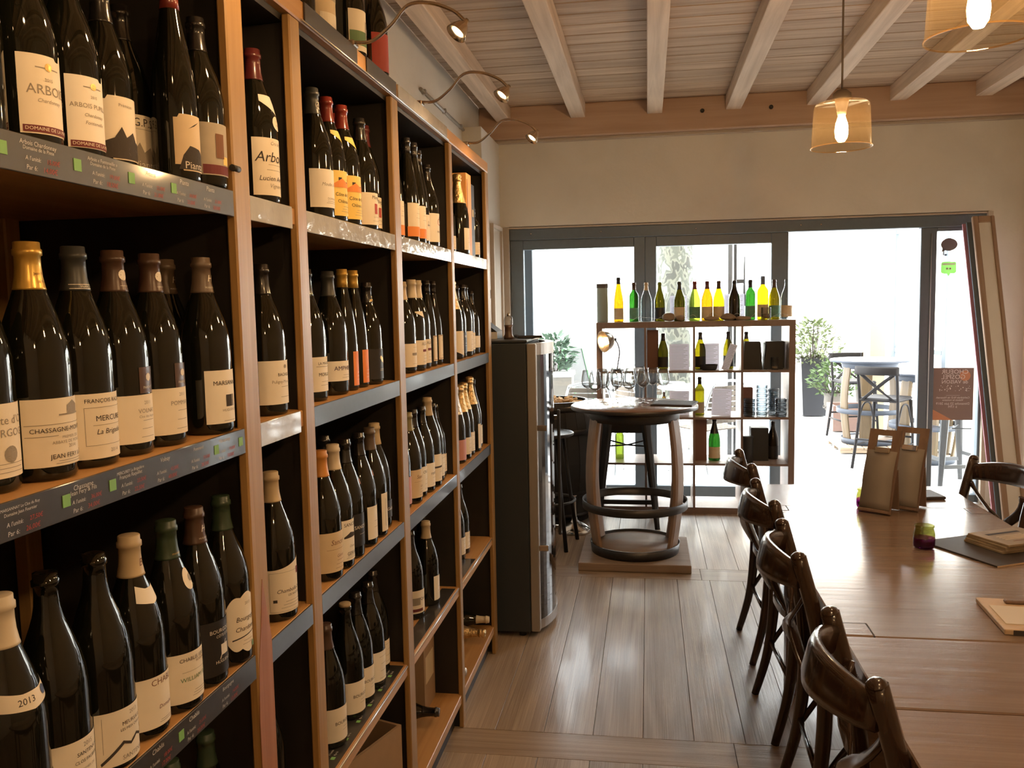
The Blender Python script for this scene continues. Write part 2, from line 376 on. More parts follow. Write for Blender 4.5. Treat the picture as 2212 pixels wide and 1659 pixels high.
# ------------------------------------------------------------------ mesh helpers
class MB:
    """Collects vertices and faces; build() links them as ONE mesh object."""
    def __init__(self):
        self.v = []; self.f = []; self.sm = []
    def add(self, vs, fs, smooth=False):
        o = len(self.v)
        self.v += [tuple(q) for q in vs]
        self.f += [tuple(i + o for i in q) for q in fs]
        self.sm += [smooth] * len(fs)
        return self
    def box(self, x0, x1, y0, y1, z0, z1, c=0.0, mat=None):
        x0, x1 = min(x0, x1), max(x0, x1); y0, y1 = min(y0, y1), max(y0, y1); z0, z1 = min(z0, z1), max(z0, z1)
        if c <= 0:
            vs = [(x, y, z) for x in (x0, x1) for y in (y0, y1) for z in (z0, z1)]
            fs = [(0, 1, 3, 2), (4, 6, 7, 5), (0, 4, 5, 1), (2, 3, 7, 6), (0, 2, 6, 4), (1, 5, 7, 3)]
        else:
            bm = bmesh.new()
            bmesh.ops.create_cube(bm, size=1.0)
            for q in bm.verts:
                q.co = Vector(((x0 + x1) / 2 + q.co.x * (x1 - x0), (y0 + y1) / 2 + q.co.y * (y1 - y0), (z0 + z1) / 2 + q.co.z * (z1 - z0)))
            bmesh.ops.bevel(bm, geom=bm.edges[:], offset=min(c, 0.45 * min(x1 - x0, y1 - y0, z1 - z0)), segments=1, affect='EDGES', profile=0.5)
            bm.verts.index_update()
            vs = [tuple(q.co) for q in bm.verts]; fs = [tuple(w.index for w in q.verts) for q in bm.faces]
            bm.free()
        if mat is not None:
            vs = [tuple(mat @ Vector(q)) for q in vs]
        return self.add(vs, fs)
    def lathe(self, prof, n=24, cx=0, cy=0, cz=0, mat=None, a0=0.0, a1=2 * PI):
        full = abs(a1 - a0 - 2 * PI) < 1e-6
        m = n if full else n + 1
        vs = []
        for r, z in prof:
            for i in range(m):
                a = a0 + (a1 - a0) * i / n
                vs.append((cx + r * math.cos(a), cy + r * math.sin(a), cz + z))
        fs = []
        for j in range(len(prof) - 1):
            for i in range(n):
                k = (i + 1) % m if full else i + 1
                fs.append((j * m + i, j * m + k, (j + 1) * m + k, (j + 1) * m + i))
        if mat is not None:
            vs = [tuple(mat @ Vector(q)) for q in vs]
        return self.add(vs, fs, True)
    def tube(self, pts, r, n=10, cap=True, sx=1.0):
        pts = [Vector(q) for q in pts]
        rs = r if isinstance(r, (list, tuple)) else [r] * len(pts)
        ref = None; vs = []
        for i, q in enumerate(pts):
            t = (pts[min(i + 1, len(pts) - 1)] - pts[max(i - 1, 0)])
            t = t.normalized() if t.length > 1e-9 else Vector((0, 0, 1))
            if ref is None:
                ref = Vector((0, 0, 1)) if abs(t.z) < 0.9 else Vector((1, 0, 0))
            a = (ref - t * ref.dot(t)).normalized(); b = t.cross(a); ref = a
            for k in range(n):
                w = 2 * PI * k / n
                vs.append(q + a * (rs[i] * math.cos(w)) + b * (rs[i] * sx * math.sin(w)))
        fs = []
        for i in range(len(pts) - 1):
            for k in range(n):
                k2 = (k + 1) % n
                fs.append((i * n + k, i * n + k2, (i + 1) * n + k2, (i + 1) * n + k))
        self.add(vs, fs, True)
        if cap:
            o = len(self.v) - len(vs)
            self.f += [tuple(o + k for k in reversed(range(n))), tuple(o + (len(pts) - 1) * n + k for k in range(n))]
            self.sm += [False, False]
        return self
    def sweep(self, pts, w, h, wdir=None, smooth=True):
        """Rectangular bar following pts: half width w along wdir, half height h across."""
        pts = [Vector(q) for q in pts]; vs = []
        for i, q in enumerate(pts):
            t = (pts[min(i + 1, len(pts) - 1)] - pts[max(i - 1, 0)]).normalized()
            wd = Vector(wdir[i] if isinstance(wdir, list) else wdir)
            a = (wd - t * wd.dot(t)).normalized(); b = t.cross(a)
            ww = w[i] if isinstance(w, (list, tuple)) else w
            hh = h[i] if isinstance(h, (list, tuple)) else h
            for s1, s2 in ((1, .6), (.6, 1), (-.6, 1), (-1, .6), (-1, -.6), (-.6, -1), (.6, -1), (1, -.6)):
                vs.append(q + a * ww * s1 + b * hh * s2)
        fs = []
        for i in range(len(pts) - 1):
            for k in range(8):
                k2 = (k + 1) % 8
                fs.append((i * 8 + k, i * 8 + k2, (i + 1) * 8 + k2, (i + 1) * 8 + k))
        m = (len(pts) - 1) * 8
        self.add(vs, fs, smooth)
        o = len(self.v) - len(vs)
        self.f += [tuple(o + k for k in reversed(range(8))), tuple(o + m + k for k in range(8))]
        self.sm += [False, False]
        return self
    def prism(self, poly, t, mat):
        """Flat outline in the local xy plane, thickness t along local z, placed by mat."""
        n = len(poly)
        vs = [mat @ Vector((x, y, 0)) for x, y in poly] + [mat @ Vector((x, y, t)) for x, y in poly]
        fs = [tuple(reversed(range(n))), tuple(range(n, 2 * n))] + [(i, (i + 1) % n, n + (i + 1) % n, n + i) for i in range(n)]
        return self.add(vs, fs)
    def mesh(self, name):
        me = bpy.data.meshes.new(name)
        me.from_pydata(self.v, [], self.f)
        me.polygons.foreach_set('use_smooth', self.sm)
        bm = bmesh.new(); bm.from_mesh(me)
        bmesh.ops.recalc_face_normals(bm, faces=bm.faces)
        bm.to_mesh(me); bm.free()
        me.update()
        return me
    def build(self, name, mat, parent=None, world=False):
        if world and parent is not None:
            b = parent.location
            if parent.parent is not None:
                b = b + parent.parent.location
            self.v = [(x - b.x, y - b.y, z - b.z) for x, y, z in self.v]
        return link(name, self.mesh(name), mat, parent)

def link(name, me, mat, parent=None):
    if mat and not me.materials:
        me.materials.append(MATS[mat])
    o = bpy.data.objects.new(name, me)
    COL.objects.link(o)
    if parent is not None:
        o.parent = parent
    return o

def part(name, me, mat, parent, loc=(0, 0, 0)):
    """A part whose mesh is shared but whose material is its own."""
    if not me.materials:
        me.materials.append(None)
    o = bpy.data.objects.new(name, me)
    o.material_slots[0].link = 'OBJECT'
    o.material_slots[0].material = MATS[mat]
    o.location = loc
    o.parent = parent
    COL.objects.link(o)
    return o

def tag(o, label, cat, group=None):
    o['label'] = label; o['category'] = cat
    if group:
        o['group'] = group
    return o

def thing(name, label, cat, loc=(0, 0, 0), rz=0.0, group=None):
    o = bpy.data.objects.new(name, None)
    o.empty_display_size = 0.05
    COL.objects.link(o)
    o.location = loc; o.rotation_euler = (0, 0, rz)
    return tag(o, label, cat, group)

def structure(name, mb, mat):
    o = mb.build(name, mat)
    o['kind'] = 'structure'
    return o

def struct_empty(name, loc):
    o = bpy.data.objects.new(name, None); o.empty_display_size = 0.05
    COL.objects.link(o); o.location = loc; o['kind'] = 'structure'
    return o

def dup(root, loc, rz, label=None):
    r = root.copy(); COL.objects.link(r); r.location = loc; r.rotation_euler = (0, 0, rz)
    if label:
        r['label'] = label
    for ch in list(root.children):
        c = ch.copy(); COL.objects.link(c); c.parent = r
        for g in list(ch.children):
            d = g.copy(); COL.objects.link(d); d.parent = c
    return r

def arc(p0, p1, p2, n=10):
    """Quadratic curve through p0 .. p2 pulled to p1."""
    p0, p1, p2 = Vector(p0), Vector(p1), Vector(p2)
    return [p0 * (1 - t) ** 2 + p1 * 2 * t * (1 - t) + p2 * t * t for t in [i / n for i in range(n + 1)]]

def spline(pts, n=8):
    """Catmull-Rom through the points."""
    pts = [Vector(q) for q in pts]
    out = []
    for i in range(len(pts) - 1):
        a = pts[max(i - 1, 0)]; b = pts[i]; c = pts[i + 1]; d = pts[min(i + 2, len(pts) - 1)]
        for k in range(n):
            t = k / n
            out.append(0.5 * ((2 * b) + (c - a) * t + (2 * a - 5 * b + 4 * c - d) * t * t + (-a + 3 * b - 3 * c + d) * t ** 3))
    out.append(pts[-1])
    return out

# lettering: the outlines of a text, laid flat
_text_cache = {}
def text_shape(s, size, shear=0.0):
    key = (s, round(size, 5), shear)
    if key in _text_cache:
        return _text_cache[key]
    cu = bpy.data.curves.new('t', 'FONT')
    cu.body = s; cu.size = size; cu.shear = shear; cu.resolution_u = 2
    cu.align_x = 'CENTER'; cu.align_y = 'CENTER'
    ob = bpy.data.objects.new('t', cu)
    me = ob.to_mesh()
    vs = [(q.co.x, q.co.y) for q in me.vertices]
    fs = [tuple(q.vertices) for q in me.polygons]
    ob.to_mesh_clear()
    bpy.data.objects.remove(ob); bpy.data.curves.remove(cu)
    _text_cache[key] = (vs, fs)
    return vs, fs

def flat_items(items, to3d):
    out = {}
    for it in items:
        mb = out.setdefault(it[-1], MB())
        if it[0] in 'tw':
            _, s, x, y, size, shear, m = it
            vs, fs = text_shape(s, 1.0, shear)
            k = size
            if it[0] == 'w':
                k = size / max(0.01, max(a for a, b in vs) - min(a for a, b in vs))
            mb.add([to3d(x + a * k, y + b * k) for a, b in vs], fs)
        elif it[0] == 'r':
            _, x0, x1, y0, y1, m = it
            n = max(1, int(abs(x1 - x0) / 0.006))
            vs = []
            for i in range(n + 1):
                xx = x0 + (x1 - x0) * i / n
                vs += [to3d(xx, y0), to3d(xx, y1)]
            mb.add(vs, [(2 * i, 2 * i + 2, 2 * i + 3, 2 * i + 1) for i in range(n)])
        elif it[0] == 'p':
            _, poly, m = it
            from mathutils.geometry import tessellate_polygon
            work = [[poly[i] for i in t] for t in tessellate_polygon([[Vector((a, b, 0)) for a, b in poly]])]
            while work:
                t = work.pop()
                d = [math.dist(t[i], t[(i + 1) % 3]) for i in range(3)]
                k = d.index(max(d))
                if d[k] > 0.009 and abs(t[k][0] - t[(k + 1) % 3][0]) > 0.004:
                    p, q, c = t[k], t[(k + 1) % 3], t[(k + 2) % 3]
                    m_ = ((p[0] + q[0]) / 2, (p[1] + q[1]) / 2)
                    work += [[p, m_, c], [m_, q, c]]
                else:
                    mb.add([to3d(a, b) for a, b in t], [(0, 1, 2)])
    return out


# ------------------------------------------------------------------ the room
XL, XR, YB, YF = -1.33, 2.80, 7.0, -2.2           # left wall, right wall, window wall, wall behind the camera
floor = structure('floor', MB().box(XL, XR, YF, YB + 0.02, -0.10, -0.016), 'slab_oak')
PW = 0.1847
def plank_mesh(w, l, mat):
    me = MB().box(0.001, w - 0.001, 0.001, l - 0.001, -0.016, 0.0, c=0.0006).mesh('plank')
    me.materials.append(MATS[mat]); return me
segs = [(YF, 2.885, -0.0256), (3.065, 4.93, -0.0256), (5.14, YB, 0.344)]
for y0, y1, off in segs:
    me = plank_mesh(PW, y1 - y0, 'floor_oak')
    k = math.ceil((-0.95 - off) / PW)
    while off + (k + 1) * PW <= XR + 0.001:
        o = link('plank', me, None, floor); o.location = (off + k * PW, y0, 0); k += 1
for y0, y1, sx in ((2.885, 3.065, -0.95), (4.93, 5.14, -0.95)):
    me = plank_mesh(1.25, y1 - y0, 'floor_oak_cross')
    for k in range(3):
        o = link('plank', me, None, floor); o.location = (sx + 1.25 * k, y0, 0)

ZC, ZJ = 3.175, 3.063
ceiling = structure('ceiling', MB().box(XL - 0.1, XR + 0.1, YF - 0.1, YB + 0.3, ZC + 0.02, ZC + 0.14), 'ceiling_fir')
bme = MB().box(0, XR - XL, 0.0015, 0.1835, -0.02, 0.0, c=0.006).mesh('ceiling_board'); bme.materials.append(MATS['ceiling_fir'])
y = YF
while y < 6.98:
    o = link('ceiling_board', bme, None, ceiling); o.location = (XL, y, ZC + 0.02); y += 0.185
jme = MB().box(-0.058, 0.058, YF, 6.93, 0, ZC - ZJ, c=0.004).mesh('joist'); jme.materials.append(MATS['joist_fir'])
for k in range(7):
    o = link('joist', jme, None, ceiling); o.location = (-1.13 + 0.595 * k, 0, ZJ)
wb = structure('trim_1', MB().box(XL, XR, 6.90, YB + 0.25, 2.925, ZC, c=0.006), 'beam_fir')
structure('trim_2', MB().box(XL, XR, 6.955, YB + 0.02, 2.900, 2.925, c=0.004), 'trim_plaster')
for x in (0.42, 0.93):
    b = MB().lathe([(0.0, 0.0), (0.013, 0.0), (0.016, -0.004), (0.016, -0.012)], 12, mat=Matrix.Translation((x, 6.888, 3.06)) @ Matrix.Rotation(-PI / 2, 4, 'X'))
    b.build('bolt_head', 'steel_grey', wb)

structure('wall_left', MB().box(XL - 0.15, XL, YF - 0.1, YB + 0.3, -0.1, ZC), 'wall_plaster')
structure('wall_pilaster', MB().box(XL, -1.19, 6.25, YB, -0.01, 2.90), 'wall_plaster')
structure('wall_right', MB().box(XR, XR + 0.15, YF - 0.1, YB + 0.3, -0.1, ZC), 'wall_cream')
structure('wall_front', MB().box(XL, XR, YF - 0.15, YF, -0.1, ZC), 'wall_cream')
structure('wall_unseen_storey', MB().box(-9, 11, YF - 0.2, YB + 0.32, ZC + 0.16, 9.5), 'facade_cream')  # unseen upper floors, added to throw shade over the terrace
wbk = MB()
wbk.box(XL, XR, YB, YB + 0.25, 2.235, 2.925)
wbk.box(XL, -1.155, YB, YB + 0.25, -0.1, 2.235)
wbk.box(2.555, XR, YB, YB + 0.25, -0.1, 2.235)
structure('wall_back', wbk, 'wall_plaster')
tr = MB()
tr.box(-1.175, -1.12, YB - 0.015, YB + 0.20, 0, 2.235)
tr.box(-1.12, 2.53, YB + 0.0, YB + 0.20, 2.222, 2.24)
tr.box(2.525, 2.56, YB - 0.015, YB + 0.20, 0, 2.235)
structure('trim_3', tr, 'trim_plaster')
structure('baseboard_right', MB().box(XR - 0.015, XR, YF, YB, 0, 0.09, c=0.004), 'trim_plaster')

# pale glazed niche in the side wall behind the rack, conduit with its box
w4 = struct_empty('window_4', (-1.19, 6.55, 1.3))
MB().box(0, 0.012, 0, 0.36, 0, 0.90).build('pane', 'panel_glaze', w4)
fr = MB(); fr.box(0, 0.03, -0.03, 0, -0.03, 0.93); fr.box(0, 0.03, 0.36, 0.39, -0.03, 0.93); fr.box(0, 0.03, 0, 0.36, -0.03, 0); fr.box(0, 0.03, 0, 0.36, 0.9, 0.93)
fr.build('frame', 'trim_plaster', w4)
cd = thing('conduit_pipe', 'thin metal conduit pipe running along the left wall above the rack', 'pipe', (XL + 0.012, 5.05, 2.885))
MB().tube([(0, 0, 0), (0, 1.19, -0.005)], 0.011, 10).build('pipe', 'conduit_grey', cd)
for yy in (0.08, 0.6, 1.1):
    MB().box(-0.012, 0.014, yy - 0.012, yy + 0.012, -0.016, 0.016, c=0.003).build('pipe_clip', 'conduit_grey', cd)

# ------------------------------------------------------------------ windows and frames of the shop front
YW = 7.03
def sash(name, x0, x1, z0, z1, sl, sr, st, sb, y=YW):
    e = struct_empty(name, (x0, y, z0))
    W, H = x1 - x0, z1 - z0
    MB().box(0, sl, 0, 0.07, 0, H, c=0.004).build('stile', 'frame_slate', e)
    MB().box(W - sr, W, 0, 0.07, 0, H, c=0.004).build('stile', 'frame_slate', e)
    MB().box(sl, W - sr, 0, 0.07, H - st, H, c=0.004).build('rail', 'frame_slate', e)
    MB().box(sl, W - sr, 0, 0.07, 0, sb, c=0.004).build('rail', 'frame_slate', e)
    MB().box(sl - 0.01, W - sr + 0.01, 0.030, 0.036, sb - 0.01, H - st + 0.01).build('pane', 'pane_glass', e)
    return e
hd = struct_empty('trim_4', (-1.12, YW, 2.131))
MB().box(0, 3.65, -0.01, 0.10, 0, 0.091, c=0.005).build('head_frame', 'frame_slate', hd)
for x in (0.18, 0.75, 1.5, 2.3, 2.45):
    MB().lathe([(0.0, 0.0), (0.006, 0.0), (0.006, -0.004)], 10, mat=Matrix.Translation((x, -0.012, 0.05)) @ Matrix.Rotation(-PI / 2, 4, 'X')).build('screw', 'chrome', hd)
sash('window_1', -1.116, -0.020, 0.005, 2.131, 0.109, 0.089, 0.078, 0.10)
sash('window_2', -0.020, 1.092, 0.005, 2.131, 0.089, 0.131, 0.080, 0.10)
w3 = sash('window_3', 2.066, 2.53, 0.005, 2.131, 0.116, 0.022, 0.03, 0.06)
MB().tube([(0.075, -0.004, 0.02), (0.075, -0.004, 2.08)], 0.004, 8).build('bead', 'aluminium', w3)
MB().box(1.092, 2.066, YW, YW + 0.10, -0.014, 0.006, c=0.004).build('door_1', 'aluminium')['kind'] = 'structure'
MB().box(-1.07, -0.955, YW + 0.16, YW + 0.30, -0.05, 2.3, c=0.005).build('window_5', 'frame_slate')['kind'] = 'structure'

# sheets stuck to the right pane
def disc(cx, cy, r, n=16, ry=None):
    return [(cx + r * math.cos(2 * PI * i / n), cy + (ry or r) * math.sin(2 * PI * i / n)) for i in range(n)]

yg = YW + 0.026
po = thing('poster', 'brown concert poster stuck to the right glass pane, its lettering seen reversed', 'poster', (2.184, yg - 0.003, 0.648))
MB().box(0, 0.295, 0, 0.002, 0, 0.407).build('sheet', 'poster_paper', po)
mir = lambda x, y: (0.1475 - x, -0.0006, y)          # seen from behind: mirrored
its = [('t', 'CHOEUR', -0.012, 0.375, 0.048, 0, 'poster_print'), ('t', 'GOSPEL', 0.0, 0.335, 0.050, 0, 'poster_print'), ('t', 'de VAISON', -0.012, 0.297, 0.040, 0, 'poster_print'),
       ('r', -0.05, 0.05, 0.192, 0.1935, 'poster_print'),
       ('t', 'Cathédrale N-D de Nazareth', 0, 0.175, 0.0205, 0, 'poster_print'), ('t', 'Vaison la romaine', 0, 0.156, 0.021, 0, 'poster_print'),
       ('t', 'Dimanche 23 juin 2019', 0, 0.128, 0.026, 0, 'poster_print'), ('t', 'à 17H', 0, 0.104, 0.027, 0, 'poster_print'),
       ('p', [(-0.1475 + 0.295, 0), (-0.1475 + 0.295, 0.085), (0.06, 0.035), (-0.0, 0.0)], 'poster_orange')]
its.append(('p', [(-0.085 + 0.04 * math.cos(t * PI / 10), 0.345 + 0.04 * math.sin(t * PI / 10)) for t in range(20)], 'poster_orange'))
for i in range(34):
    its.append(('p', disc(random.uniform(-0.13, 0.13), random.uniform(0.225, 0.27), random.uniform(0.002, 0.005), 6), 'poster_print'))
for m, mb in flat_items(its, mir).items():
    if m == 'poster_orange':
        mb.v = [(a, b + 0.0003, c) for a, b, c in mb.v]
    mb.build('print', m, po)
st = thing('window_sticker', 'dark round speech bubble sticker high on the right glass pane', 'sticker', (2.276, yg - 0.003, 2.0))
pb = disc(0, 0, 0.060, 28, 0.048)
MB().prism(pb, 0.0015, Matrix.Rotation(PI / 2, 4, 'X')).build('bubble', 'sticker_dark', st)
MB().prism([(-0.055, -0.058), (-0.047, -0.025), (-0.022, -0.04)], 0.0015, Matrix.Rotation(PI / 2, 4, 'X')).build('bubble_tail', 'sticker_dark', st)
st = thing('window_sticker', 'green square speech bubble sticker with two eyes on the right glass pane', 'sticker', (2.276, yg - 0.003, 1.825))
MB().prism([(-0.055, -0.035), (-0.045, -0.045), (-0.012, -0.045), (0, -0.066), (0.012, -0.045), (0.045, -0.045), (0.055, -0.035), (0.055, 0.035), (0.045, 0.045), (-0.045, 0.045), (-0.055, 0.035)], 0.0015,
           Matrix.Rotation(PI / 2, 4, 'X')).build('bubble', 'sticker_lime', st)
fl = lambda x, y: (x, -0.0021, y)
for m, mb in flat_items([('p', disc(-0.011, -0.008, 0.010), 'poster_print'), ('p', disc(0.011, -0.008, 0.010), 'poster_print'), ('r', -0.045, 0.045, 0.018, 0.034, 'poster_print')], fl).items():
    mb.build('print', m, st)
for m, mb in flat_items([('p', disc(-0.011, -0.008, 0.005), 'sticker_dark'), ('p', disc(0.011, -0.008, 0.005), 'sticker_dark')], lambda x, y: (x, -0.0028, y)).items():
    mb.build('print', m, st)

# boards leaning on the wall beside the right pane
def leaning(name, label, cat, x0, x1, yb, yt, zt, t):
    """Board standing on the floor at yb and resting against y = yt at height zt."""
    e = thing(name, label, cat, (x0, yb, 0))
    tilt = math.atan2(yt - yb, zt)
    e.rotation_euler = (-tilt, 0, 0)
    L = math.hypot(yt - yb, zt)
    return e, x1 - x0, L, t
e, W, L, t = leaning('leaning_panel', 'thin pink edged board leaning rearmost beside the right glass pane', 'board', 2.315, 2.462, 6.135, 6.90, 2.14, 0.012)
MB().box(0, W, 0, 0.012, 0.004, L).build('board', 'pink_board', e)
e, W, L, t = leaning('leaning_panel', 'dark edged board leaning between the pink board and the wood framed panel', 'board', 2.334, 2.48, 6.112, 6.877, 2.15, 0.012)
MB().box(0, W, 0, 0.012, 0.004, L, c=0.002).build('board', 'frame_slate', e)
e, W, L, t = leaning('leaning_panel', 'wood framed panel leaning foremost against the wall by the right pane', 'panel', 2.358, 2.510, 6.065, 6.83, 2.19, 0.03)
MB().box(0, 0.04, 0, 0.03, 0.012, L, c=0.004).build('frame_stile', 'lean_wood', e)
MB().box(W - 0.026, W, 0, 0.03, 0.012, L, c=0.004).build('frame_stile', 'lean_wood', e)
MB().box(0.04, W - 0.026, 0, 0.03, L - 0.05, L, c=0.004).build('frame_rail', 'lean_wood', e)
MB().box(0.04, W - 0.026, 0, 0.03, 0.012, 0.06, c=0.004).build('frame_rail', 'lean_wood', e)
MB().box(0.04, W - 0.026, 0.012, 0.02, 0.06, L - 0.05).build('panel', 'panel_glaze', e)

# ------------------------------------------------------------------ wine rack
ROW = {-1: 2.235, 0: 1.805, 1: 1.393, 2: 0.98, 3: 0.55, 4: 0.13}
RX = -0.705
rack = thing('wine_rack', 'tall black wine rack with pine posts and shelves along the left wall', 'shelf', (RX, 1.9, 0))
POSTS = [(0.26, 0.31), (1.405, 1.465), (1.672, 1.722), (2.362, 2.422), (3.062, 3.105), (3.758, 3.82)]
for i, (y0, y1) in enumerate(POSTS):
    MB().box(RX - 0.014, RX + 0.004, y0, y1, 0.0, 2.188 if i != 1 else 2.235, c=0.003).build('post', 'rack_pine', rack, True)
    MB().box(-1.15, RX - 0.0145, y1 - 0.035, y1 - 0.012, 0.0, 2.188).build('side_panel', 'rack_black', rack, True)
MB().box(-1.17, -1.151, 0.26, 3.82, 0.0, 2.188).build('back_panel', 'rack_black', rack, True)
MB().box(-1.149, -1.12, 1.372, 1.411, 0.10, 2.18, c=0.003).build('rear_batten', 'rack_pine', rack, True)
MB().prism([(1.4042, 0.0), (1.4662, 0.0), (1.4662, 0.99), (1.452, 1.05), (1.438, 1.11), (1.424, 1.02), (1.412, 0.96), (1.4042, 0.86)], 0.0012, Matrix(((0, 0, 1, RX + 0.0036), (1, 0, 0, 0), (0, 1, 0, 0), (0, 0, 0, 1)))).build('post_repair', 'rack_pine_red', rack, True)
MB().tube([(RX + 0.003, 1.402, 1.845), (RX + 0.003, 1.425, 1.845)], 0.006, 8).build('hook', 'matte_black', rack, True)
MB().box(-1.15, RX + 0.004, 0.26, 1.404, 2.19, 2.235, c=0.003).build('top_board', 'shelf_pine', rack, True)
MB().box(-1.15, RX + 0.004, 1.466, 3.82, 2.19, 2.235, c=0.003).build('top_board', 'shelf_pine', rack, True)
MB().box(-1.149, RX - 0.016, 0.31, 3.80, 2.176, 2.1895).build('top_shade_sheet', 'rack_black', rack, True)  # black sheet standing in for the shade under the top board
BAYS = [(0.31, 1.405), (1.465, 1.672), (1.722, 2.362), (2.422, 3.062), (3.105, 3.758)]
for bi, (y0, y1) in enumerate(BAYS):
    for r in range(5):
        z = ROW[r]
        MB().box(-1.149, RX - 0.002, y0 + 0.001, y1 + 0.020, z - 0.034, z, c=0.002).build('shelf', 'shelf_pine', rack, True)
    MB().box(RX - 0.045, RX - 0.033, y0, y1, 0.0, 0.094).build('kick_board', 'rack_black', rack, True)

def strip(y0, y1, z0, z1, mat, x=RX - 0.0015, t=0.004):
    o = MB().box(x, x + t, y0, y1, z0, z1, c=0.0008).build('price_strip', mat, rack, True)
    return o
def strip_writing(y0, y1, z, groups, parent):
    """Chalked price lines on the front of a strip; groups: list of (y, list of (text, dz, width, material))."""
    items = []
    for yc, lines in groups:
        for s, dx, dz, w, m in lines:
            items.append(('w', s, yc + dx, z + dz, w, 0.12, m))
    for m, mb in flat_items(items, lambda a, b: (RX + 0.0032, a, b)).items():
        b = rack.location
        mb.v = [(p - b.x, q - b.y, s - b.z) for p, q, s in mb.v]
        mb.build('lettering', m, parent)['kind'] = 'stuff'

WH, RD = 'chalk_white', 'chalk_red'
def price(yc, title, sub, unit, six):
    L = [(title, -0.012, 0.0135, min(0.062, 0.0042 * len(title)), WH)]
    if sub:
        L.append((sub, -0.012, 0.0075, min(0.052, 0.0034 * len(sub)), WH))
    L += [("A l'unité:", -0.022, -0.004, 0.026, WH), (unit, 0.012, -0.004, 0.022, RD), ('Par 6:', -0.025, -0.0145, 0.018, WH), (six, 0.006, -0.0145, 0.024, RD)]
    return (yc, L)
S = [
    (0, [price(0.80, 'Chardonnay', '', '13,00€', '12,00€'), price(0.935, 'Arbois Chardonnay', 'Domaine de la Pinte', '15,00€', '14,00€'), price(1.055, 'Arbois « Fonteneille »', 'Domaine de la Pinte', '19,00€', '18,50€'),
         price(1.165, 'Arbois', '', '22,00€', '21,00€'), price(1.255, 'Pianta', '', '24,00€', '23,00€'), price(1.335, 'Pianta', '', '21,00€', '20,00€')],
     [0.865, 0.992, 1.106, 1.213]),
    (1, [price(0.865, 'MARSANNAY Le Clos du Roy', 'Domaine Jean Fournier', '27,50€', '26,00€'), price(0.975, 'Chassagne', 'Jean Fery & Fils', '36,00€', '34,00€'), price(1.075, 'MERCUREY La Brigadière', 'François Raquillet', '23,50€', '22,50€'),
         price(1.16, 'Volnay', '', '42,00€', '40,00€'), price(1.255, 'Pommard', '', '29,50€', '28,50€'), price(1.34, 'Marsannay', '', '19,00€', '18,00€')],
     [0.805, 0.93, 1.022, 1.30, 1.385]),
    (2, [price(0.90, 'Santenay', '', '26,00€', '25,00€'), price(1.00, 'Meursault', '', '39,00€', '37,00€'), price(1.10, 'Chablis', '', '18,00€', '17,00€'), price(1.20, 'Chablis', '', '21,00€', '20,00€'), price(1.31, 'Bourgogne', '', '14,00€', '13,00€')],
     [1.15]),
]
for r, groups, greens in S:
    z = ROW[r]
    o = strip(0.312, 1.403, z - 0.043, z + 0.001, 'slate_strip')
    strip_writing(0.312, 1.403, z - 0.021, groups, o)
    for g in greens:
        gb = MB().box(RX + 0.0026, RX + 0.0034, g - 0.007, g + 0.007, z - 0.020 - 0.007, z - 0.020 + 0.008)
        gb.v = [(p - rack.location.x, q - rack.location.y, s) for p, q, s in gb.v]
        gb.build('green_sticker', 'sticker_green', o)
for bi in (1, 2, 3, 4):
    y0, y1 = BAYS[bi]
    for r in (0, 1, 2):
        z = ROW[r]
        mat = 'plastic_sheet_glare' if (r == 0 or (bi == 1 and r == 1)) else 'slate_strip'
        y1b = y1 - (0.022 if bi == 1 and r < 2 else 0.001)
        strip(y0 + 0.001, y1b, z - 0.043, z + 0.001, mat)
strip(0.312, 1.403, ROW[3] - 0.043, ROW[3] + 0.001, 'slate_strip')
strip(1.466, 1.671, ROW[3] - 0.043, ROW[3] + 0.001, 'slate_strip')
for y0, y1, m in ((1.745, 2.07, 'slate_strip'), (2.145, 2.40, 'slate_strip'), (2.42, 3.02, 'plastic_sheet_glare')):
    strip(y0, y1, 2.195, 2.233, m, x=RX + 0.0045)
MB().tube([(RX + 0.006, 1.73, 2.193), (RX + 0.006, 3.05, 2.193)], 0.0025, 6).build('strip_rail', 'aluminium', rack, True)
# on the fourth shelf the price strips lie flat on the boards, with a metal nosing in front
for bi, (a, b) in ((2, (1.76, 2.35)), (3, (2.47, 3.04)), (4, (3.12, 3.42))):
    z = ROW[3]
    o = MB().box(RX - 0.062, RX - 0.010, a, b, z + 0.0004, z + 0.002).build('price_strip', 'slate_strip', rack, True)
    MB().tube([(RX - 0.001, BAYS[bi][0] + 0.004, z - 0.003), (RX - 0.001, BAYS[bi][1] - 0.004, z - 0.003)], 0.003, 6).build('shelf_nosing', 'aluminium', rack, True)
    if bi == 2:
        for k in range(6):
            yy = a + 0.06 + 0.09 * k
            gb = MB().box(RX - 0.034, RX - 0.024, yy, yy + 0.012, z + 0.002, z + 0.0026)
            gb.v = [(p - rack.location.x, q - rack.location.y, s) for p, q, s in gb.v]
            gb.build('green_sticker', 'sticker_green', o)
            its = [('w', "A l'unité:", yy + 0.03, RX - 0.030, 0.026, 0, WH), ('w', 'Par 6:', yy + 0.028, RX - 0.043, 0.018, 0, WH)]
            for m, mb in flat_items(its, lambda p, q: (q - rack.location.x, p - rack.location.y, ROW[3] + 0.0025)).items():
                # letters read from the aisle: up = towards the wall
                mb.v = [(2 * (RX - 0.036 - rack.location.x) - p, q, s) for p, q, s in mb.v]
                mb.build('lettering', m, o)

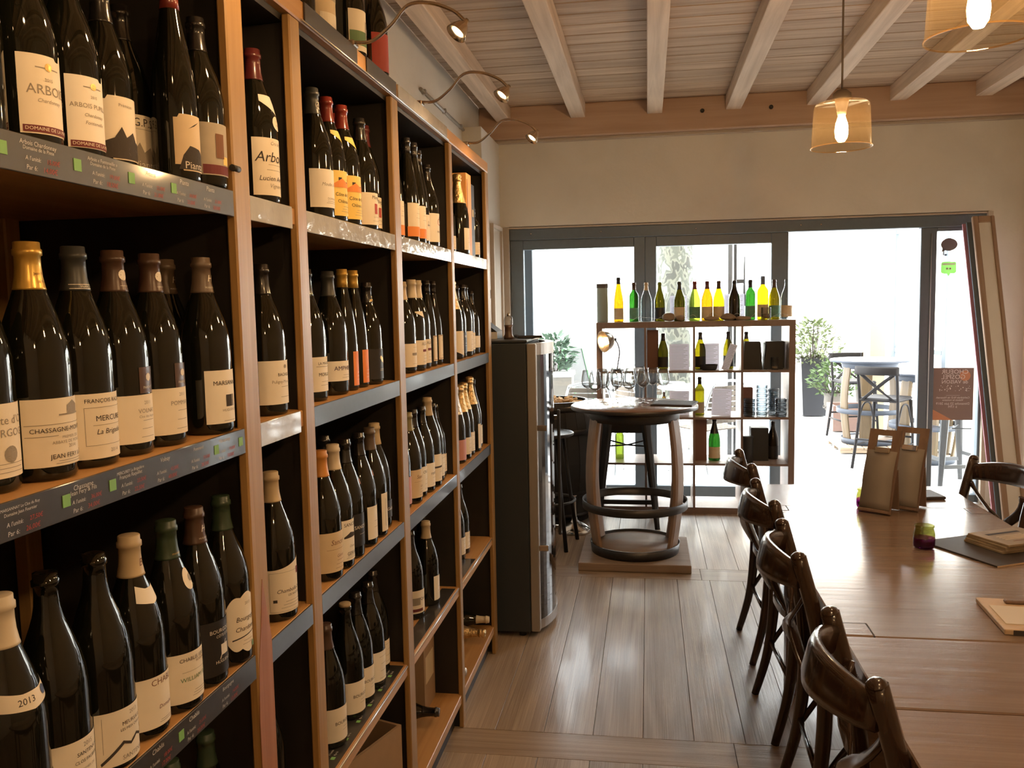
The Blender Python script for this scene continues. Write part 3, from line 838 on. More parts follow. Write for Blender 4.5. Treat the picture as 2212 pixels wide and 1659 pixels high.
# ------------------------------------------------------------------ bottles
PROF = {
    'B': [(0.0, 0.012), (0.030, 0.002), (0.037, 0.0), (0.0415, 0.004), (0.0425, 0.010), (0.0425, 0.080), (0.0425, 0.142), (0.0415, 0.158), (0.0385, 0.176), (0.0335, 0.195), (0.0275, 0.213), (0.0220, 0.228), (0.0180, 0.241),
          (0.0155, 0.255), (0.0146, 0.268), (0.0145, 0.280), (0.0165, 0.281), (0.0165, 0.288), (0.0147, 0.2895), (0.0145, 0.297), (0.010, 0.297), (0.0, 0.295)],
    'X': [(0.0, 0.012), (0.028, 0.002), (0.034, 0.0), (0.0370, 0.004), (0.0375, 0.010), (0.0375, 0.100), (0.0375, 0.188), (0.0368, 0.200), (0.0335, 0.212), (0.0265, 0.223), (0.0195, 0.231), (0.0160, 0.240),
          (0.0148, 0.252), (0.0143, 0.282), (0.0162, 0.283), (0.0162, 0.290), (0.0145, 0.292), (0.0143, 0.300), (0.010, 0.300), (0.0, 0.298)],
    'F': [(0.0, 0.010), (0.028, 0.002), (0.034, 0.0), (0.0375, 0.005), (0.0380, 0.012), (0.0380, 0.120), (0.0370, 0.150), (0.0340, 0.182), (0.0295, 0.212), (0.0245, 0.240), (0.0195, 0.266), (0.0160, 0.288), (0.0147, 0.305),
          (0.0143, 0.322), (0.0160, 0.323), (0.0160, 0.330), (0.0143, 0.332), (0.0143, 0.340), (0.010, 0.340), (0.0, 0.338)],
    'C': [(0.0, 0.020), (0.030, 0.003), (0.038, 0.0), (0.0435, 0.005), (0.0442, 0.012), (0.0442, 0.140), (0.0432, 0.158), (0.0395, 0.182), (0.0335, 0.206), (0.0270, 0.228), (0.0215, 0.248), (0.0175, 0.268), (0.0152, 0.284),
          (0.0148, 0.292), (0.0172, 0.293), (0.0172, 0.302), (0.0155, 0.304), (0.0155, 0.308), (0.010, 0.308), (0.0, 0.306)],
}
CAPZ = {'B': 0.238, 'X': 0.243, 'F': 0.290, 'C': 0.205}
def prof_r(kind, z):
    p = [q for q in PROF[kind] if q[0] > 0.0143 or q[1] > 0.1]
    for (r0, z0), (r1, z1) in zip(p, p[1:]):
        if z0 <= z <= z1 and z1 > z0:
            return r0 + (r1 - r0) * (z - z0) / (z1 - z0)
    return 0.0146
_mesh = {}
def body_mesh(kind):
    if ('b', kind) not in _mesh:
        _mesh['b', kind] = MB().lathe(PROF[kind], 30).mesh('glass')
    return _mesh['b', kind]
def cap_mesh(kind, z0=None):
    z0 = z0 or CAPZ[kind]
    if ('c', kind, z0) not in _mesh:
        zs = [z0] + [q[1] for q in PROF[kind] if q[1] > z0 + 0.002 and q[0] > 0.0115]
        pr = [(prof_r(kind, z) - 0.0004, z) for z in zs[:1]] + [(q[0] + 0.0007, q[1]) for q in PROF[kind] if q[1] > z0 + 0.0005 and q[0] > 0.0115]
        pr.insert(1, (prof_r(kind, z0) + 0.0007, z0))
        if kind == 'C':       # bulging foil head over the cork
            top = pr[-1][1]
            pr = pr[:-1] + [(0.0185, top + 0.002), (0.0175, top + 0.010), (0.012, top + 0.014), (0.0, top + 0.015)]
        else:
            pr += [(pr[-1][0] - 0.001, pr[-1][1] + 0.0008), (0.0, pr[-1][1] + 0.0010)]
        _mesh['c', kind, z0] = MB().lathe(pr, 24).mesh('capsule')
    return _mesh['c', kind, z0]
def patch(kind, z0, z1, half, off=0.0006, a_c=0.0, shape=None, n=22, m=None):
    """Paper wrapped on the glass; shape(u) gives its lower and upper edge along the arc."""
    mb = MB(); m = m or (2 if abs(prof_r(kind, z0) - prof_r(kind, z1)) < 1e-4 and not shape else 8)
    vs = []
    for i in range(n + 1):
        u = -1 + 2 * i / n
        lo, hi = (z0, z1) if shape is None else shape(u, z0, z1)
        a = a_c + u * half
        for j in range(m + 1):
            z = lo + (hi - lo) * j / m
            r = prof_r(kind, z) + off
            vs.append((r * math.cos(a), r * math.sin(a), z))
    mb.add(vs, [(i * (m + 1) + j, (i + 1) * (m + 1) + j, (i + 1) * (m + 1) + j + 1, i * (m + 1) + j + 1) for i in range(n) for j in range(m)], True)
    return mb
def label_mesh(kind, z0, z1, half, shape, a_c=0.0):
    key = ('l', kind, z0, z1, half, shape, a_c)
    if key not in _mesh:
        _mesh[key] = patch(kind, z0, z1, math.radians(half), shape=SHAPES.get(shape), a_c=math.radians(a_c)).mesh('label')
    return _mesh[key]
SHAPES = {
    'wave': lambda u, a, b: (a, b - 0.022 * (0.5 - 0.5 * math.sin(u * PI * 0.55)) if u < 1 else b),
    'crest': lambda u, a, b: (a + 0.020 * abs(u) ** 3 + 0.008 * (1 - abs(math.cos(u * 4.2))), b - 0.022 * abs(u) ** 3 - 0.007 * (1 - abs(math.cos(u * 4.2)))),
    'oval': lambda u, a, b: ((a + b) / 2 - (b - a) / 2 * math.sqrt(max(0, 1 - u * u)), (a + b) / 2 + (b - a) / 2 * math.sqrt(max(0, 1 - u * u))),
    'bow': lambda u, a, b: (a + 0.007 * abs(u), b - 0.006 + 0.009 * max(0, abs(u) - 0.3)),
    'tab': lambda u, a, b: (a, b if u > 0.62 else (b - 0.006 if u < 0.3 else b - 0.010)),
    'wing': lambda u, a, b: (a + 0.018 * max(0, -u + 0.1) - 0.030 * max(0, u - 0.2), b - 0.004 - 0.026 * max(0, u - 0.55)),
    'cut': lambda u, a, b: (a + (0.0 if u > -0.7 else 0.010), b - 0.006 * (u < -0.75)),
}
# paper of each label: (material, z0, z1, half angle, shape, print)
def T(s, z, w, m='ink_dark', x=0.0, sh=0.0):
    return ('w', s, x, z, w, sh, m)
def lines(z0, z1, n, w, m='ink_grey', x=0.0):
    """Small print too fine to read: thin rules."""
    return [('r', x - w * (0.5 - 0.07 * (i % 3)), x + w * (0.5 - 0.07 * ((i + 1) % 3)), z0 + (z1 - z0) * i / max(1, n - 1), z0 + (z1 - z0) * i / max(1, n - 1) + 0.0007, m) for i in range(n)]
def box_rule(x0, x1, z0, z1, m='ink_grey', t=0.0006):
    return [('r', x0, x1, z0, z0 + t, m), ('r', x0, x1, z1, z1 + t, m), ('r', x0, x0 + t, z0, z1, m), ('r', x1 - t, x1, z0, z1, m)]
LAB = {
    'arbois': ('label_cream', 0.022, 0.132, 54, 'tab', [T('ARBOIS', 0.080, 0.060, 'ink_grey'), T('Chardonnay', 0.066, 0.036, 'ink_grey', sh=0.3), T('2015', 0.094, 0.012, 'ink_grey'), ('r', -0.018, 0.018, 0.1085, 0.110, 'ink_grey'), ('p', disc(0.0, 0.111, 0.0055, 12), 'ink_gold'),
               ('r', -0.0365, 0.0365, 0.024, 0.033, 'ink_maroon'), T('DOMAINE DE LA PINTE', 0.0285, 0.068, 'label_cream')]),
    'arbois2': ('label_white', 0.020, 0.128, 54, 'tab', [T('ARBOIS PUPILLIN', 0.080, 0.070, 'ink_grey'), T('Chardonnay', 0.067, 0.034, 'ink_grey', sh=0.3), T('Fonteneille', 0.056, 0.032, 'ink_grey', sh=0.3), T('2015', 0.093, 0.011, 'ink_grey'), ('r', -0.016, 0.016, 0.106, 0.1075, 'ink_grey'), ('p', disc(0.0, 0.1085, 0.005, 12), 'ink_gold'),
               ('r', -0.0365, 0.0365, 0.021, 0.030, 'ink_maroon'), T('DOMAINE DE LA PINTE', 0.0255, 0.068, 'label_cream')]),
    'pianta': ('label_cream', 0.018, 0.118, 54, 'cut', [T('Prémices', 0.104, 0.026, 'ink_grey'), T('domaine', 0.040, 0.026, 'ink_white'), ('p', [(-0.0365, 0.020), (0.0365, 0.020), (0.0365, 0.046), (0.02, 0.050), (0.012, 0.064), (-0.002, 0.054), (-0.010, 0.070), (-0.022, 0.052), (-0.0365, 0.046)], 'ink_dark'), T('Pianta', 0.029, 0.044, 'ink_white')]),
    'gps': ('label_cream', 0.018, 0.112, 54, 'cut', [T('G.P.S', 0.099, 0.040, 'ink_dark'), ('r', -0.03, 0.03, 0.088, 0.0887, 'ink_grey'), ('p', [(-0.0365, 0.020), (0.0365, 0.020), (0.0365, 0.042), (0.02, 0.046), (0.012, 0.060), (-0.002, 0.050), (-0.010, 0.066), (-0.022, 0.048), (-0.0365, 0.042)], 'ink_grey'), T('Pianta', 0.029, 0.044, 'ink_white')]),
    'vine': ('label_kraft', 0.018, 0.112, 54, 'cut', [('p', [(-0.012, 0.088), (0.0, 0.096), (0.014, 0.103), (0.001, 0.094)], 'ink_dark'), ('p', [(-0.03, 0.020), (0.0365, 0.020), (0.0365, 0.040), (0.012, 0.056), (-0.010, 0.060), (-0.022, 0.044)], 'ink_dark'), T('Pianta', 0.027, 0.040, 'ink_white')]),
    'greyphoto': ('label_grey', 0.022, 0.112, 54, None, [('r', -0.036, 0.036, 0.024, 0.040, 'ink_maroon'), ('r', 0.004, 0.018, 0.042, 0.056, 'label_yellow'), ('r', -0.012, 0.006, 0.052, 0.094, 'ink_brown')]),
    'village': ('label_cream', 0.018, 0.105, 78, None, [T('Côte d\u2019Or', 0.085, 0.06, 'ink_grey'), T('BOURGOGNE', 0.07, 0.08, 'ink_grey'), ('p', disc(0.0, 0.045, 0.010, 14), 'ink_grey')] + lines(0.024, 0.034, 3, 0.05)),
    'chassagne': ('label_cream', 0.018, 0.103, 82, None, [('p', [(-0.006, 0.083), (0.016, 0.083), (0.016, 0.093), (0.005, 0.099), (-0.006, 0.093)], 'ink_grey'), ('r', -0.018, 0.024, 0.081, 0.083, 'ink_grey'), ('r', -0.058, 0.058, 0.0705, 0.0712, 'ink_grey'), ('r', -0.058, -0.020, 0.056, 0.0567, 'ink_grey'),
               T('CHASSAGNE-MONTRACHET', 0.0635, 0.104, 'ink_dark'), T('PREMIER CRU', 0.0535, 0.030, 'ink_grey'), T('ABBAYE DE MORGEOT', 0.0475, 0.056, 'ink_grey'), T('2014', 0.0415, 0.013, 'ink_grey'), T('JEAN FERY & FILS', 0.030, 0.062, 'ink_dark')] + lines(0.021, 0.024, 2, 0.05)),
    'mercurey': ('label_cream', 0.012, 0.100, 80, None, [T('FRANÇOIS RAQUILLET', 0.090, 0.078, 'ink_dark')] + box_rule(-0.040, 0.040, 0.030, 0.081) + [T('MERCUREY', 0.066, 0.052, 'ink_dark'), T('La Brigadière', 0.048, 0.052, 'ink_dark', sh=0.25), ('r', -0.030, 0.030, 0.057, 0.0575, 'ink_grey'), T('2014', 0.0215, 0.014, 'ink_grey')]),
    'volnay': ('label_cream', 0.018, 0.088, 82, None, [T('VOLNAY', 0.064, 0.036, 'ink_grey'), T('Clos des Angles', 0.056, 0.034, 'ink_grey'), T('2011', 0.076, 0.013, 'ink_grey')] + lines(0.026, 0.050, 3, 0.03)),
    'pommard': ('label_cream', 0.018, 0.090, 82, None, [T('POMMARD', 0.066, 0.046, 'ink_grey'), T('2011', 0.079, 0.013, 'ink_grey')] + lines(0.026, 0.054, 3, 0.03)),
    'bourgogne_h': ('label_white', 0.018, 0.108, 76, None, [T('BOURGOGNE', 0.080, 0.064, 'ink_grey'), ('r', -0.008, 0.008, 0.038, 0.056, 'ink_dark'), ('r', -0.0075, 0.0075, 0.030, 0.0306, 'ink_grey')]),
    'marsannay': ('label_white', 0.018, 0.108, 60, None, [T('MARSANNAY', 0.086, 0.062, 'ink_dark'), ('r', -0.009, 0.011, 0.046, 0.066, 'ink_dark'), ('r', 0.006, 0.007, 0.046, 0.070, 'label_white'), T('HUGUENOT', 0.040, 0.034, 'ink_grey')] + lines(0.022, 0.025, 1, 0.03)),
    'year2013': ('label_cream', 0.010, 0.075, 80, None, [T('CHABLIS', 0.05, 0.07, 'ink_grey')] + box_rule(-0.05, 0.05, 0.014, 0.070)),
    'santenay': ('label_cream', 0.008, 0.085, 76, None, [T('2015', 0.076, 0.016, 'ink_grey'), T('SANTENAY', 0.066, 0.036, 'ink_dark'), T('CLOS FAUBARD', 0.056, 0.042, 'ink_dark'), T('PREMIER CRU', 0.045, 0.026, 'ink_grey'), ('p', [(-0.045, 0.014), (-0.02, 0.034), (-0.018, 0.030), (-0.044, 0.010)], 'ink_dark'), ('p', [(-0.019, 0.032), (0.0, 0.024), (0.012, 0.034), (0.01, 0.030), (0.0, 0.020), (-0.019, 0.028)], 'ink_dark')]),
    'meursault': ('label_cream', 0.010, 0.086, 74, None, [T('2013', 0.077, 0.015, 'ink_grey'), T('MEURSAULT', 0.065, 0.040, 'ink_dark'), T('LES MEIX CHAVAUX', 0.057, 0.046, 'ink_dark'), ('p', [(-0.050, 0.018), (-0.02, 0.042), (-0.018, 0.038), (-0.049, 0.014)], 'ink_dark'), ('p', [(-0.02, 0.042), (-0.008, 0.036), (0.004, 0.044), (0.016, 0.038), (0.03, 0.046), (0.03, 0.043), (0.016, 0.034), (0.004, 0.040), (-0.008, 0.032), (-0.02, 0.038)], 'ink_dark'), T('SANTENAY', 0.018, 0.044, 'ink_grey'),
               ('r', -0.046, -0.0455, 0.030, 0.080, 'ink_grey')]),
    'chablis': ('label_cream', 0.016, 0.092, 78, None, [T('CHABLIS', 0.083, 0.050, 'ink_brown'), T('Domaine', 0.045, 0.030, 'ink_maroon', sh=0.2)] + lines(0.022, 0.025, 2, 0.03)),
    'william': ('label_cream', 0.016, 0.094, 76, None, [T('CHABLIS 1ER CRU', 0.083, 0.066, 'ink_dark'), T('BOISSENEUSE', 0.077, 0.030, 'ink_brown', x=0.01), T('WILLIAM FEVRE', 0.052, 0.066, 'ink_green'), ('r', -0.03, 0.03, 0.064, 0.0645, 'ink_grey')] + lines(0.024, 0.032, 3, 0.03)),
    'bourgogne_black': ('label_black', 0.018, 0.110, 80, None, [T('BOURGOGNE', 0.092, 0.056, 'ink_white'), T('CÔTE D\u2019OR', 0.083, 0.034, 'ink_white'), ('r', -0.008, 0.010, 0.050, 0.068, 'ink_white'), ('p', [(-0.012, 0.044), (-0.010, 0.044), (0.006, 0.074), (0.004, 0.074)], 'ink_white'), T('HUGUENOT', 0.040, 0.040, 'ink_white')]),
    'crest': ('label_cream', 0.020, 0.128, 58, 'crest', [T('Bourgogne', 0.082, 0.052, 'ink_dark', sh=0.2), T('Chardonnay', 0.064, 0.056, 'ink_dark', sh=0.2), ('p', [(-0.034, 0.048), (0.024, 0.056), (0.024, 0.0545), (-0.034, 0.0455)], 'ink_dark'), T('2015', 0.108, 0.014, 'ink_grey'), ('p', disc(0.014, 0.030, 0.006, 10), 'ink_green')] + lines(0.036, 0.042, 2, 0.03)),
    'arbois_aviet': ('label_cream', 0.016, 0.125, 70, None, [T('Cru des', 0.115, 0.03, 'ink_grey', sh=0.3), T('Arbois', 0.088, 0.076, 'ink_dark', sh=0.25, x=-0.010), T('Lucien Aviet', 0.048, 0.066, 'ink_dark', sh=0.25, x=-0.008), T('Vigneron', 0.034, 0.04, 'ink_grey', sh=0.3)] + lines(0.064, 0.074, 2, 0.05)),
    'puligny': ('label_white', 0.022, 0.108, 78, None, [T('BACHELET', 0.080, 0.040, 'ink_dark'), T('Puligny-Montrachet', 0.066, 0.066, 'ink_grey'), ('p', disc(0, 0.096, 0.004, 8), 'ink_grey')] + lines(0.036, 0.056, 2, 0.03)),
    'chambolle': ('label_cream', 0.018, 0.128, 80, 'wave', [T('Chambolle-Musigny', 0.062, 0.086, 'ink_dark', sh=0.3), T('LES NAZOIRES', 0.052, 0.038, 'ink_dark'), ('r', 0.006, 0.018, 0.090, 0.104, 'ink_maroon'), ('r', -0.050, -0.042, 0.040, 0.046, 'ink_dark')] + box_rule(-0.056, 0.056, 0.021, 0.100) + lines(0.028, 0.040, 3, 0.07)),
    'plain': ('label_white', 0.022, 0.105, 76, None, lines(0.03, 0.09, 4, 0.04)),
    'small': ('label_cream', 0.024, 0.096, 72, None, lines(0.034, 0.084, 4, 0.04)),
    'painted': ('label_kraft', 0.02, 0.16, 66, None, [('r', -0.04, 0.04, 0.03, 0.06, 'label_cream'), ('r', -0.01, 0.04, 0.09, 0.12, 'label_grey'), ('p', disc(0.01, 0.14, 0.012), 'ink_maroon')]),
    'landscape': ('label_cream', 0.022, 0.125, 68, None, [('r', -0.048, 0.048, 0.036, 0.072, 'ink_green'), ('r', 0.004, 0.032, 0.052, 0.100, 'ink_grey'), ('p', disc(0.018, 0.078, 0.008), 'label_white')]),
    'orange_art': ('label_orange', 0.020, 0.118, 70, None, [('r', -0.03, 0.03, 0.05, 0.07, 'label_cream'), ('r', -0.03, 0.03, 0.035, 0.044, 'ink_maroon')]),
    'red': ('label_red', 0.022, 0.125, 74, None, [('p', disc(0.026, 0.062, 0.010, 8), 'label_kraft')]),
    'moulin': ('label_white', 0.026, 0.112, 78, None, [T('Moulin à Vent', 0.078, 0.062, 'ink_grey', sh=0.3), T('DOMAINE', 0.046, 0.032, 'ink_grey')] + lines(0.036, 0.040, 2, 0.04)),
    'cote_lub': ('label_yellow', 0.016, 0.122, 76, None, [T('Côte de Brouilly', 0.066, 0.078, 'ink_dark'), T('Château Thivin', 0.050, 0.066, 'ink_dark'), ('p', [(-0.048, 0.088), (-0.02, 0.104), (0.0, 0.094), (0.02, 0.108), (0.048, 0.092), (0.048, 0.084), (-0.048, 0.082)], 'ink_orange'), ('r', -0.03, -0.02, 0.088, 0.106, 'ink_dark'), ('r', -0.018, 0.012, 0.086, 0.097, 'ink_dark')] + lines(0.026, 0.038, 3, 0.05)),
    'mora': ('label_cream', 0.016, 0.100, 72, None, [T('Morgon', 0.088, 0.042, 'ink_dark', sh=0.2), ('p', [(-0.012, 0.045), (0.002, 0.045), (0.002, 0.072), (-0.012, 0.072)], 'ink_red')] + lines(0.026, 0.036, 2, 0.04)),
    'madonne': ('label_white', 0.022, 0.100, 80, None, [T('LA MADONE', 0.085, 0.050, 'ink_dark'), ('r', -0.03, 0.03, 0.078, 0.0787, 'ink_dark'), T('MORGON', 0.060, 0.048, 'ink_dark')] + lines(0.036, 0.044, 2, 0.04)),
    'black_label': ('label_black', 0.022, 0.105, 76, None, [T('REGNIE', 0.088, 0.04, 'ink_white')] + lines(0.05, 0.06, 2, 0.04, 'ink_white')),
    'amphibolite': ('label_white', 0.034, 0.082, 84, None, [T('AMPHIBOLITE', 0.064, 0.090, 'ink_purple')] + lines(0.042, 0.048, 2, 0.05)),
    'orange_tall': ('label_orange', 0.014, 0.110, 36, None, lines(0.03, 0.05, 3, 0.02, 'label_cream')),
    'gold_emblem': ('label_black', 0.016, 0.104, 78, None, [('p', disc(0.0, 0.072, 0.008, 6), 'ink_gold'), ('p', disc(-0.008, 0.078, 0.006, 6), 'ink_gold'), ('p', disc(0.008, 0.066, 0.006, 6), 'ink_gold')] + lines(0.040, 0.044, 2, 0.03, 'ink_gold')),
    'sancerre_s': ('label_kraft', 0.020, 0.112, 80, None, [T('Sancerre', 0.088, 0.060, 'ink_brown', sh=0.2), T('Gérard', 0.056, 0.03, 'ink_brown', sh=0.3), ('r', -0.04, 0.04, 0.072, 0.0726, 'ink_brown')] + lines(0.028, 0.046, 3, 0.04, 'ink_brown')),
    'sancerre_v': ('label_white', 0.020, 0.118, 80, None, [T('SANCERRE', 0.106, 0.058, 'ink_dark'), ('p', [(-0.03, 0.078), (-0.01, 0.088), (0.02, 0.082), (0.03, 0.076), (-0.03, 0.074)], 'ink_dark'), T('Chavignol', 0.054, 0.03, 'ink_grey', sh=0.3), T('GERARD', 0.036, 0.044, 'ink_dark')] + lines(0.026, 0.030, 2, 0.05)),
    'sancerre_b': ('label_black', 0.030, 0.112, 80, None, [T('SANCERRE', 0.078, 0.060, 'ink_white')] + lines(0.06, 0.066, 1, 0.03, 'ink_white')),
    'square_white': ('label_white', 0.020, 0.106, 42, None, lines(0.05, 0.066, 2, 0.02)),
    'vertical': ('label_cream', 0.016, 0.120, 26, None, [('r', -0.004, -0.003, 0.03, 0.105, 'ink_dark'), ('r', 0.004, 0.005, 0.04, 0.10, 'ink_grey')]),
    'script': ('label_black', 0.030, 0.080, 50, None, [T('Guillaume', 0.055, 0.05, 'ink_white', sh=0.3)]),
    'bourg': ('label_cream', 0.018, 0.100, 78, None, [T('BOURGOGNE', 0.062, 0.070, 'ink_dark')] + lines(0.042, 0.050, 2, 0.03)),
    'alsace': ('label_cream', 0.020, 0.100, 78, None, [('r', -0.02, 0.026, 0.062, 0.070, 'ink_maroon'), T('ALSACE', 0.088, 0.05, 'ink_grey')] + lines(0.03, 0.05, 3, 0.04)),
    'alsace_g': ('label_cream', 0.020, 0.096, 78, None, [('r', -0.02, 0.026, 0.058, 0.066, 'ink_grey')] + lines(0.03, 0.084, 3, 0.04)),
    'framed': ('label_cream', 0.022, 0.122, 40, None, box_rule(-0.024, 0.024, 0.026, 0.118, 'ink_brown', 0.002) + lines(0.04, 0.10, 2, 0.02)),
    'half_orange': ('label_cream', 0.020, 0.128, 76, None, [('r', -0.052, 0.052, 0.020, 0.052, 'ink_orange')] + lines(0.08, 0.11, 3, 0.04)),
    'apple': ('label_white', 0.020, 0.122, 66, None, [('p', disc(0.0, 0.092, 0.012, 12), 'ink_red'), ('p', disc(0.0, 0.092, 0.010, 12), 'label_white'), ('r', -0.0012, 0.0012, 0.090, 0.112, 'ink_dark'), T('PINOT', 0.056, 0.03, 'ink_grey')]),
    'kanji': ('label_cream', 0.020, 0.112, 66, None, [('r', -0.008, -0.006, 0.07, 0.09, 'ink_dark'), ('r', -0.012, 0.010, 0.074, 0.076, 'ink_dark'), ('r', 0.004, 0.006, 0.068, 0.088, 'ink_dark')]),
    'rosy': ('label_pink', 0.015, 0.10, 78, None, []),
    'rho': ('label_white', 0.020, 0.105, 76, None, [T('CROZES', 0.086, 0.05, 'ink_dark')] + lines(0.03, 0.06, 3, 0.04)),
    'quirk': ('label_cream', 0.022, 0.100, 80, None, [('r', -0.05, -0.02, 0.05, 0.075, 'ink_grey'), T('Quincy', 0.070, 0.04, 'ink_dark'), ('r', -0.05, -0.01, 0.028, 0.038, 'ink_maroon')]),
    'romn': ('label_white', 0.020, 0.102, 78, None, [T('romane', 0.066, 0.05, 'ink_dark')] + lines(0.03, 0.05, 2, 0.04)),
    'band': ('label_cream', 0.020, 0.110, 78, None, [('r', -0.04, 0.04, 0.064, 0.070, 'ink_dark')] + lines(0.03, 0.05, 2, 0.04)),
    'wedge': ('label_cream', 0.012, 0.120, 60, 'wing', lines(0.04, 0.08, 3, 0.03)),
    'clover': ('label_white', 0.030, 0.085, 70, None, [('p', disc(0.02, 0.058, 0.007, 8), 'ink_dark')]),
}
NECK = {   # (z0, z1, half, shape, centre angle, material, print)
    'stub': (0.196, 0.226, 50, 'bow', 0, 'label_white', []),
    'y2013': (0.165, 0.192, 62, 'bow', -8, 'label_cream', [T('2013', 0.177, 0.020, 'ink_dark', x=-0.008), ('p', disc(0.020, 0.180, 0.006, 10), 'ink_blue')]),
    'oval': (0.188, 0.222, 22, 'oval', 8, 'label_cream', [('p', disc(0.006, 0.205, 0.006, 10), 'ink_grey')]),
    'crest_dark': (0.090, 0.128, 22, None, 4, 'cap_brown', [T('PARENT', 0.098, 0.02, 'ink_white'), ('p', disc(0.002, 0.113, 0.006, 9), 'ink_white')]),
    'shield': (0.175, 0.212, 52, 'wing', 8, 'label_white', []),
    'dot': (0.182, 0.197, 12, 'oval', 20, 'label_pink', []),
    'egg': (0.142, 0.170, 24, 'oval', 16, 'label_cream', lines(0.152, 0.16, 2, 0.014)),
    'bandc': (0.190, 0.222, 60, 'wing', 4, 'label_yellow', [('r', 0.004, 0.022, 0.196, 0.210, 'ink_orange'), ('r', 0.004, 0.014, 0.206, 0.214, 'label_teal')]),
    'sash': (0.170, 0.198, 64, 'wing', 4, 'label_cream', []),
}
CAPTXT = {'H': [('w', 'H', 0.0, 0.262, 0.012, 0.25, 'ink_white'), ('w', 'HUGUENOT', 0.0, 0.247, 0.022, 0, 'ink_white')], 'ring': [('r', -0.024, 0.024, 0.246, 0.2468, 'ink_white'), ('r', -0.024, 0.024, 0.2405, 0.2413, 'ink_white'), ('w', 'FRANÇOIS', 0.0, 0.2435, 0.020, 0, 'ink_white')],
          'gold': [('w', 'Jean Fery', 0.0, 0.258, 0.019, 0, 'ink_brown'), ('w', '& Fils', 0.0, 0.248, 0.011, 0, 'ink_brown')], 'seal': [('p', disc(0.0, 0.262, 0.008, 12), 'ink_white'), ('r', -0.008, 0.008, 0.246, 0.2465, 'ink_white')],
          'cb': [('w', 'B', 0.0, 0.257, 0.008, 0.2, 'ink_brown')], 'wm': [('w', 'medallion', 0.0, 0.2465, 0.02, 0.2, 'ink_gold')], 'emb': [('p', disc(0.0, 0.258, 0.0085, 16), 'ink_white'), ('p', disc(0.0, 0.258, 0.0075, 16), 'cap_black'), ('w', 'M', 0.0, 0.258, 0.008, 0.2, 'ink_white')],
          'goldfig': [('p', disc(0.0, 0.247, 0.004, 6), 'ink_gold'), ('p', disc(-0.007, 0.246, 0.004, 6), 'ink_gold'), ('p', disc(0.007, 0.246, 0.004, 6), 'ink_gold'), ('p', disc(0.0, 0.256, 0.003, 6), 'ink_gold')],
          'dot': [('p', disc(0.0, 0.25, 0.003, 8), 'ink_dark')]}

def make_bottle(x, y, z, kind, cap, lab, label, group, neck=None, ctxt=None, glass='bottle_dark', rz=0.0, capz=None, extra=None, scale=1.0, lift=0.0):
    o = thing('wine_bottle', label, 'bottle', (x, y, z + 0.0005 + lift), rz, group)
    o.scale = (scale,) * 3
    part('glass', body_mesh(kind), glass, o)
    if cap:
        c = part('capsule', cap_mesh(kind, capz), cap, o)
        if ctxt:
            for m, mb in flat_items(CAPTXT[ctxt], lambda a, b: tuple((prof_r(kind, b) + 0.0012) * t for t in (math.cos(a / prof_r(kind, b)), math.sin(a / prof_r(kind, b)))) + (b,)).items():
                link('lettering', mb.mesh('lettering'), m, c)['kind'] = 'stuff'
    def paste(nm, m, z0, z1, half, shape, ac, prn):
        p = part(nm, label_mesh(kind, z0, z1, half, shape, ac), m, o)
        if prn:
            R0 = prof_r(kind, (z0 + z1) / 2)
            def to3d(a, b):
                r = prof_r(kind, b) + 0.0010
                w = math.radians(ac) + a / R0
                return (r * math.cos(w), r * math.sin(w), b)
            order = {}
            for k, (mm, mb) in enumerate(flat_items(prn, to3d).items()):
                if k:
                    mb.v = [(q * (1 + 0.006 * k), s * (1 + 0.006 * k), t) for q, s, t in mb.v]
                link('lettering', mb.mesh('lettering'), mm, p)['kind'] = 'stuff'
    if lab:
        m, z0, z1, half, shape, prn = LAB[lab]
        paste('label', m, z0, z1, half, shape, 0, prn)
    for nk in ([neck] if isinstance(neck, str) else (neck or [])):
        z0, z1, half, shape, ac, m, prn = NECK[nk]
        paste('neck_label', m, z0, z1, half, shape, ac, prn)
    return o

ORD = ['leftmost', 'second', 'third', 'fourth', 'fifth', 'sixth', 'seventh', 'eighth', 'ninth', 'tenth', 'eleventh', 'twelfth', 'thirteenth', 'fourteenth']
def ordinal(i, n):
    if n == 1:
        return 'only one'
    return 'leftmost' if i == 0 else ('rightmost' if i == n - 1 else ORD[i] + ' from left')
BAYN = ['nearest bay', 'narrow bay', 'third bay', 'fourth bay', 'end bay']
SHN = {-1: 'on top of rack', 0: 'top shelf', 1: 'second shelf', 2: 'third shelf', 3: 'fourth shelf', 4: 'bottom shelf'}
